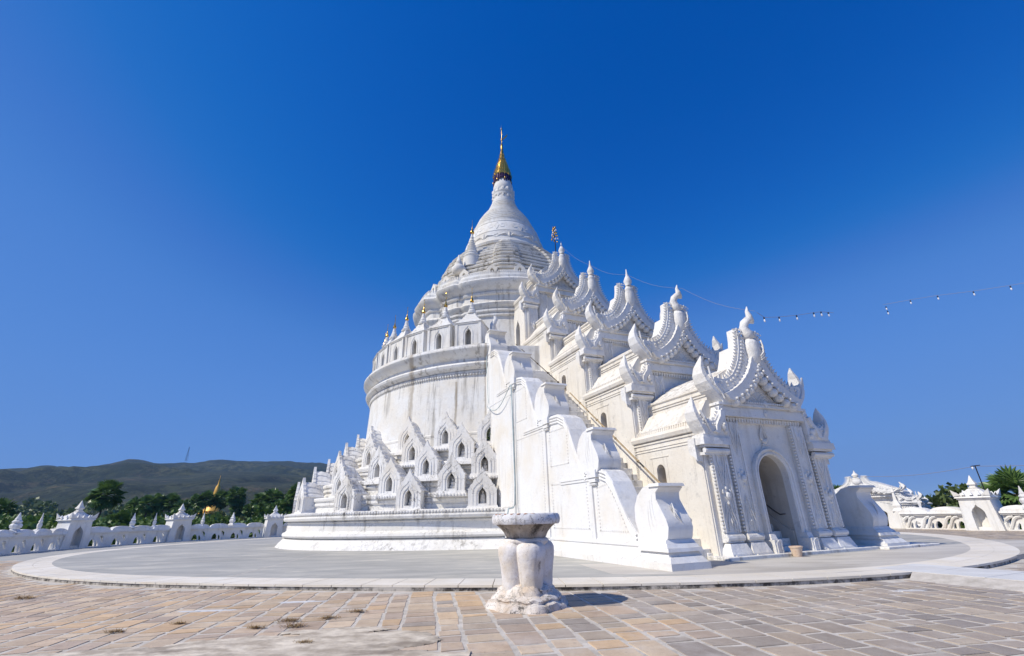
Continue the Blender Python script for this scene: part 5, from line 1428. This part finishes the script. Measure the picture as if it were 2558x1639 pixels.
# ---- golden stupa far left
GS=empty('golden_stupa','golden stupa with a leaning-looking spire and white terraces beyond the palms','stupa',(-121.6,195.4,-2))
b=B(); b.lathe([(4.2,7.5),(3.9,8.3),(3.3,9.0),(2.6,10.2),(2.0,12),(1.55,13.6),(1.2,15.5),(.95,17.2),(.4,18.2),(.25,19.6),(.08,20.6),(.04,21.8)],24); obj('bell',b,'gold_paint',GS,smooth=True)
b=B(); b.lathe([(10,0),(10,1.8),(8.6,1.9),(8.6,3.4),(7.4,3.5),(7.4,5.0)],8); obj('terrace',b,'far_plaster',GS)
b=B(); b.lathe([(7.4,5.0),(7.0,5.6),(6.3,5.8),(6.0,6.6),(5.5,6.8),(5.2,7.5)],16); obj('gilt_terrace',b,'gold_paint',GS)
def hut(x,y,w,d,h,rm,label,rot=.4,z=-3.1):
    e=empty('house',label,'house',(x,y,z),rot,'houses among the trees beyond the wall')
    b=B(); b.box(-w,w,-d,d,0,h); obj('wall',b,'hut_wall',e)
    b=B(); b.plate([(-w-.4,h),(w+.4,h),(0,h+w*.45)],[],-d-.4,d+.4); obj('roof',b,rm,e)
    b=B()
    for u in (-.5,.5): b.box(u*w-.4,u*w+.4,-d-.03,-d,1.0,min(h-.4,2.4))
    obj('window',b,'iron',e)
hut(-82,168,4.0,3,5.2,'roof_red','red-roofed house below the golden stupa',.5); hut(-96,176,3.2,3,7.4,'hut_wall','white building beside the base of the golden stupa',.3); hut(-84,196,3,3,6.2,'hut_wall','small grey house right of the golden stupa',.2)
hut(-104,152,5,3,4.6,'roof_blue','house with a pale blue metal roof between the palms',1.2)
# ---- aerial mast on the ridge
AM=empty('radio_mast','thin lattice radio mast on the hill ridge at the left','mast',(-838,1192,150))
b=B()
for i in range(12):
    z0=i*2.9; z1=z0+2.9; w0=2.2*(1-i/14); w1=2.2*(1-(i+1)/14)
    for sx,sy in ((-1,-1),(1,-1),(1,1),(-1,1)): b.tube([(sx*w0,sy*w0,z0),(sx*w1,sy*w1,z1)],.22,4)
    b.tube([(-w0,-w0,z0),(w1,-w1,z1)],.16,4); b.tube([(w0,-w0,z0),(-w1,-w1,z1)],.16,4)
obj('lattice',b,'iron',AM)
# ---- dry weeds in the paving joints
def weed(x,y,s,label,seed):
    r_=random.Random(seed); b=B()
    for i in range(170):
        t=r_.uniform(0,2*pi); L=s*r_.uniform(.4,1); o=Vector((r_.gauss(0,s*.45),r_.gauss(0,s*.2),0)); d=Vector((cos(t),sin(t),r_.uniform(.1,.7)))*L*.6; e=Vector((-sin(t),cos(t),0))*.006
        b.add([tuple(o-e),tuple(o+e),tuple(o+d)],[(0,1,2)])
    tag(obj('dry_weed',b,'straw',loc=(x,y,.015)),label,'weed','dry weeds in the paving joints')
def gp(px,py):
    f_=1137; p_=math.atan((1288-819.5)/1137); r_=-.026
    fv=Vector((0,cos(p_),sin(p_))); uv=Vector((0,-sin(p_),cos(p_))); xv=Vector((1,0,0)); xr_=cos(r_)*xv+sin(r_)*uv; ur_=-sin(r_)*xv+cos(r_)*uv
    d=fv+xr_*((px-1279)/f_)-ur_*((py-819.5)/f_); d*=-1.6/d.z; return d.x,d.y
for i,(x,y,s,lab) in enumerate([(-12.1,12.7,.34,'dry weed patch at the far left of the paving'),(-3.98,9.16,.21,'tallest brown weed tuft, left of the middle of the paving'),(-3.67,8.70,.22,'wide flat weed tuft just in front of the tallest one'),
 (-3.35,9.31,.17,'weed tuft in a joint right of the tallest one'),(-3.02,9.84,.17,'weed tuft nearest the planter'),(-4.28,8.66,.15,'small weed tuft left of the rough cement'),(-5.89,9.17,.13,'reddish weed tuft out on the left paving'),(-3.05,7.6,.13,'weed tuft growing on the rough cement'),(-6.54,8.63,.15,'faint weed tuft in the left paving, nearest the lower left corner')]):
    weed(x,y,s,lab,i)
# ================================================================ AIR
hb=B(); hb.box(-1700,1700,-30,2100,-4.2,212); hz=obj('haze',hb,'earth'); hz['kind']='stuff'; hz['label']='thin blue haze in the air over the valley'; hz['category']='haze'
hm=bpy.data.materials.new('haze_air'); hm.use_nodes=True; n_=hm.node_tree
n_.nodes.remove(n_.nodes['Principled BSDF']); pv=n_.nodes.new('ShaderNodeVolumePrincipled'); pv.inputs['Color'].default_value=(.36,.62,1,1); pv.inputs['Density'].default_value=.00015; pv.inputs['Anisotropy'].default_value=0
n_.links.new(pv.outputs[0],n_.nodes['Material Output'].inputs['Volume']); hz.data.materials.clear(); hz.data.materials.append(hm)
# ================================================================ LIGHT, SKY, CAMERA
w=bpy.data.worlds.new('World'); scn.world=w; w.use_nodes=True
nt=w.node_tree; bg=nt.nodes['Background']
sky=nt.nodes.new('ShaderNodeTexSky'); sky.sky_type='NISHITA'; sky.sun_disc=False
SEL=47; gam=24.5
sd=Vector((-cos(R(gam))*cos(R(SEL)),-sin(R(gam))*cos(R(SEL)),sin(R(SEL))))
sky.sun_elevation=R(SEL); sky.sun_rotation=math.atan2(sd.x,sd.y)
sky.altitude=5000; sky.air_density=1.0; sky.dust_density=.35; sky.ozone_density=4.5
# deep polarised blue of the sky: one colour response curve per channel
sk=nt.nodes.new('ShaderNodeVectorMath'); sk.operation='SCALE'; sk.inputs['Scale'].default_value=.10
nt.links.new(sky.outputs[0],sk.inputs[0])
cv=nt.nodes.new('ShaderNodeRGBCurve')
def setc(c,pts):
    c=cv.mapping.curves[c]
    while len(c.points)>2: c.points.remove(c.points[1])
    c.points[0].location=pts[0]; c.points[-1].location=pts[-1]
    for p_ in pts[1:-1]: c.points.new(*p_)
k_=.10/.075
setc(0,[(0,0),(.036*k_,.004),(.047*k_,.045),(.06*k_,.078),(.125*k_,.125),(.3*k_,.165),(1,.35)])
setc(1,[(0,0),(.05*k_,.080),(.087*k_,.175),(.11*k_,.23),(.23*k_,.29),(.5*k_,.32),(1,.45)])
setc(2,[(0,0),(.115*k_,.42),(.2*k_,.60),(.24*k_,.66),(.43*k_,.70),(.70*k_,.68),(1,.7)])
cv.mapping.update()
nt.links.new(sk.outputs[0],cv.inputs['Color'])
st_=nt.nodes.new('ShaderNodeVectorMath'); st_.operation='SCALE'; st_.inputs['Scale'].default_value=9.6
nt.links.new(cv.outputs[0],st_.inputs[0]); nt.links.new(st_.outputs[0],bg.inputs[0]); bg.inputs[1].default_value=.10
L=bpy.data.lights.new('sun','SUN'); L.energy=4.3; L.angle=R(.53); L.color=(1,.93,.80)
lo=bpy.data.objects.new('sun',L); COL.objects.link(lo)
lo.rotation_euler=sd.to_track_quat('Z','Y').to_euler()
cam=bpy.data.cameras.new('camera'); co=bpy.data.objects.new('camera',cam); COL.objects.link(co); scn.camera=co
cam.sensor_width=36; cam.lens=1137/2558*36; cam.clip_end=8000; cam.clip_start=.1
p=math.atan((1288-819.5)/1137); r=-.026
f=Vector((0,cos(p),sin(p))); u=Vector((0,-sin(p),cos(p))); x=Vector((1,0,0))
xr=cos(r)*x+sin(r)*u; ur=-sin(r)*x+cos(r)*u
M=Matrix((xr,ur,-f)).transposed().to_4x4(); M.translation=(0,0,1.6)
co.matrix_world=M
scn.view_settings.view_transform='Standard'; scn.view_settings.look='None'
scn.view_settings.exposure=.05; scn.view_settings.gamma=1
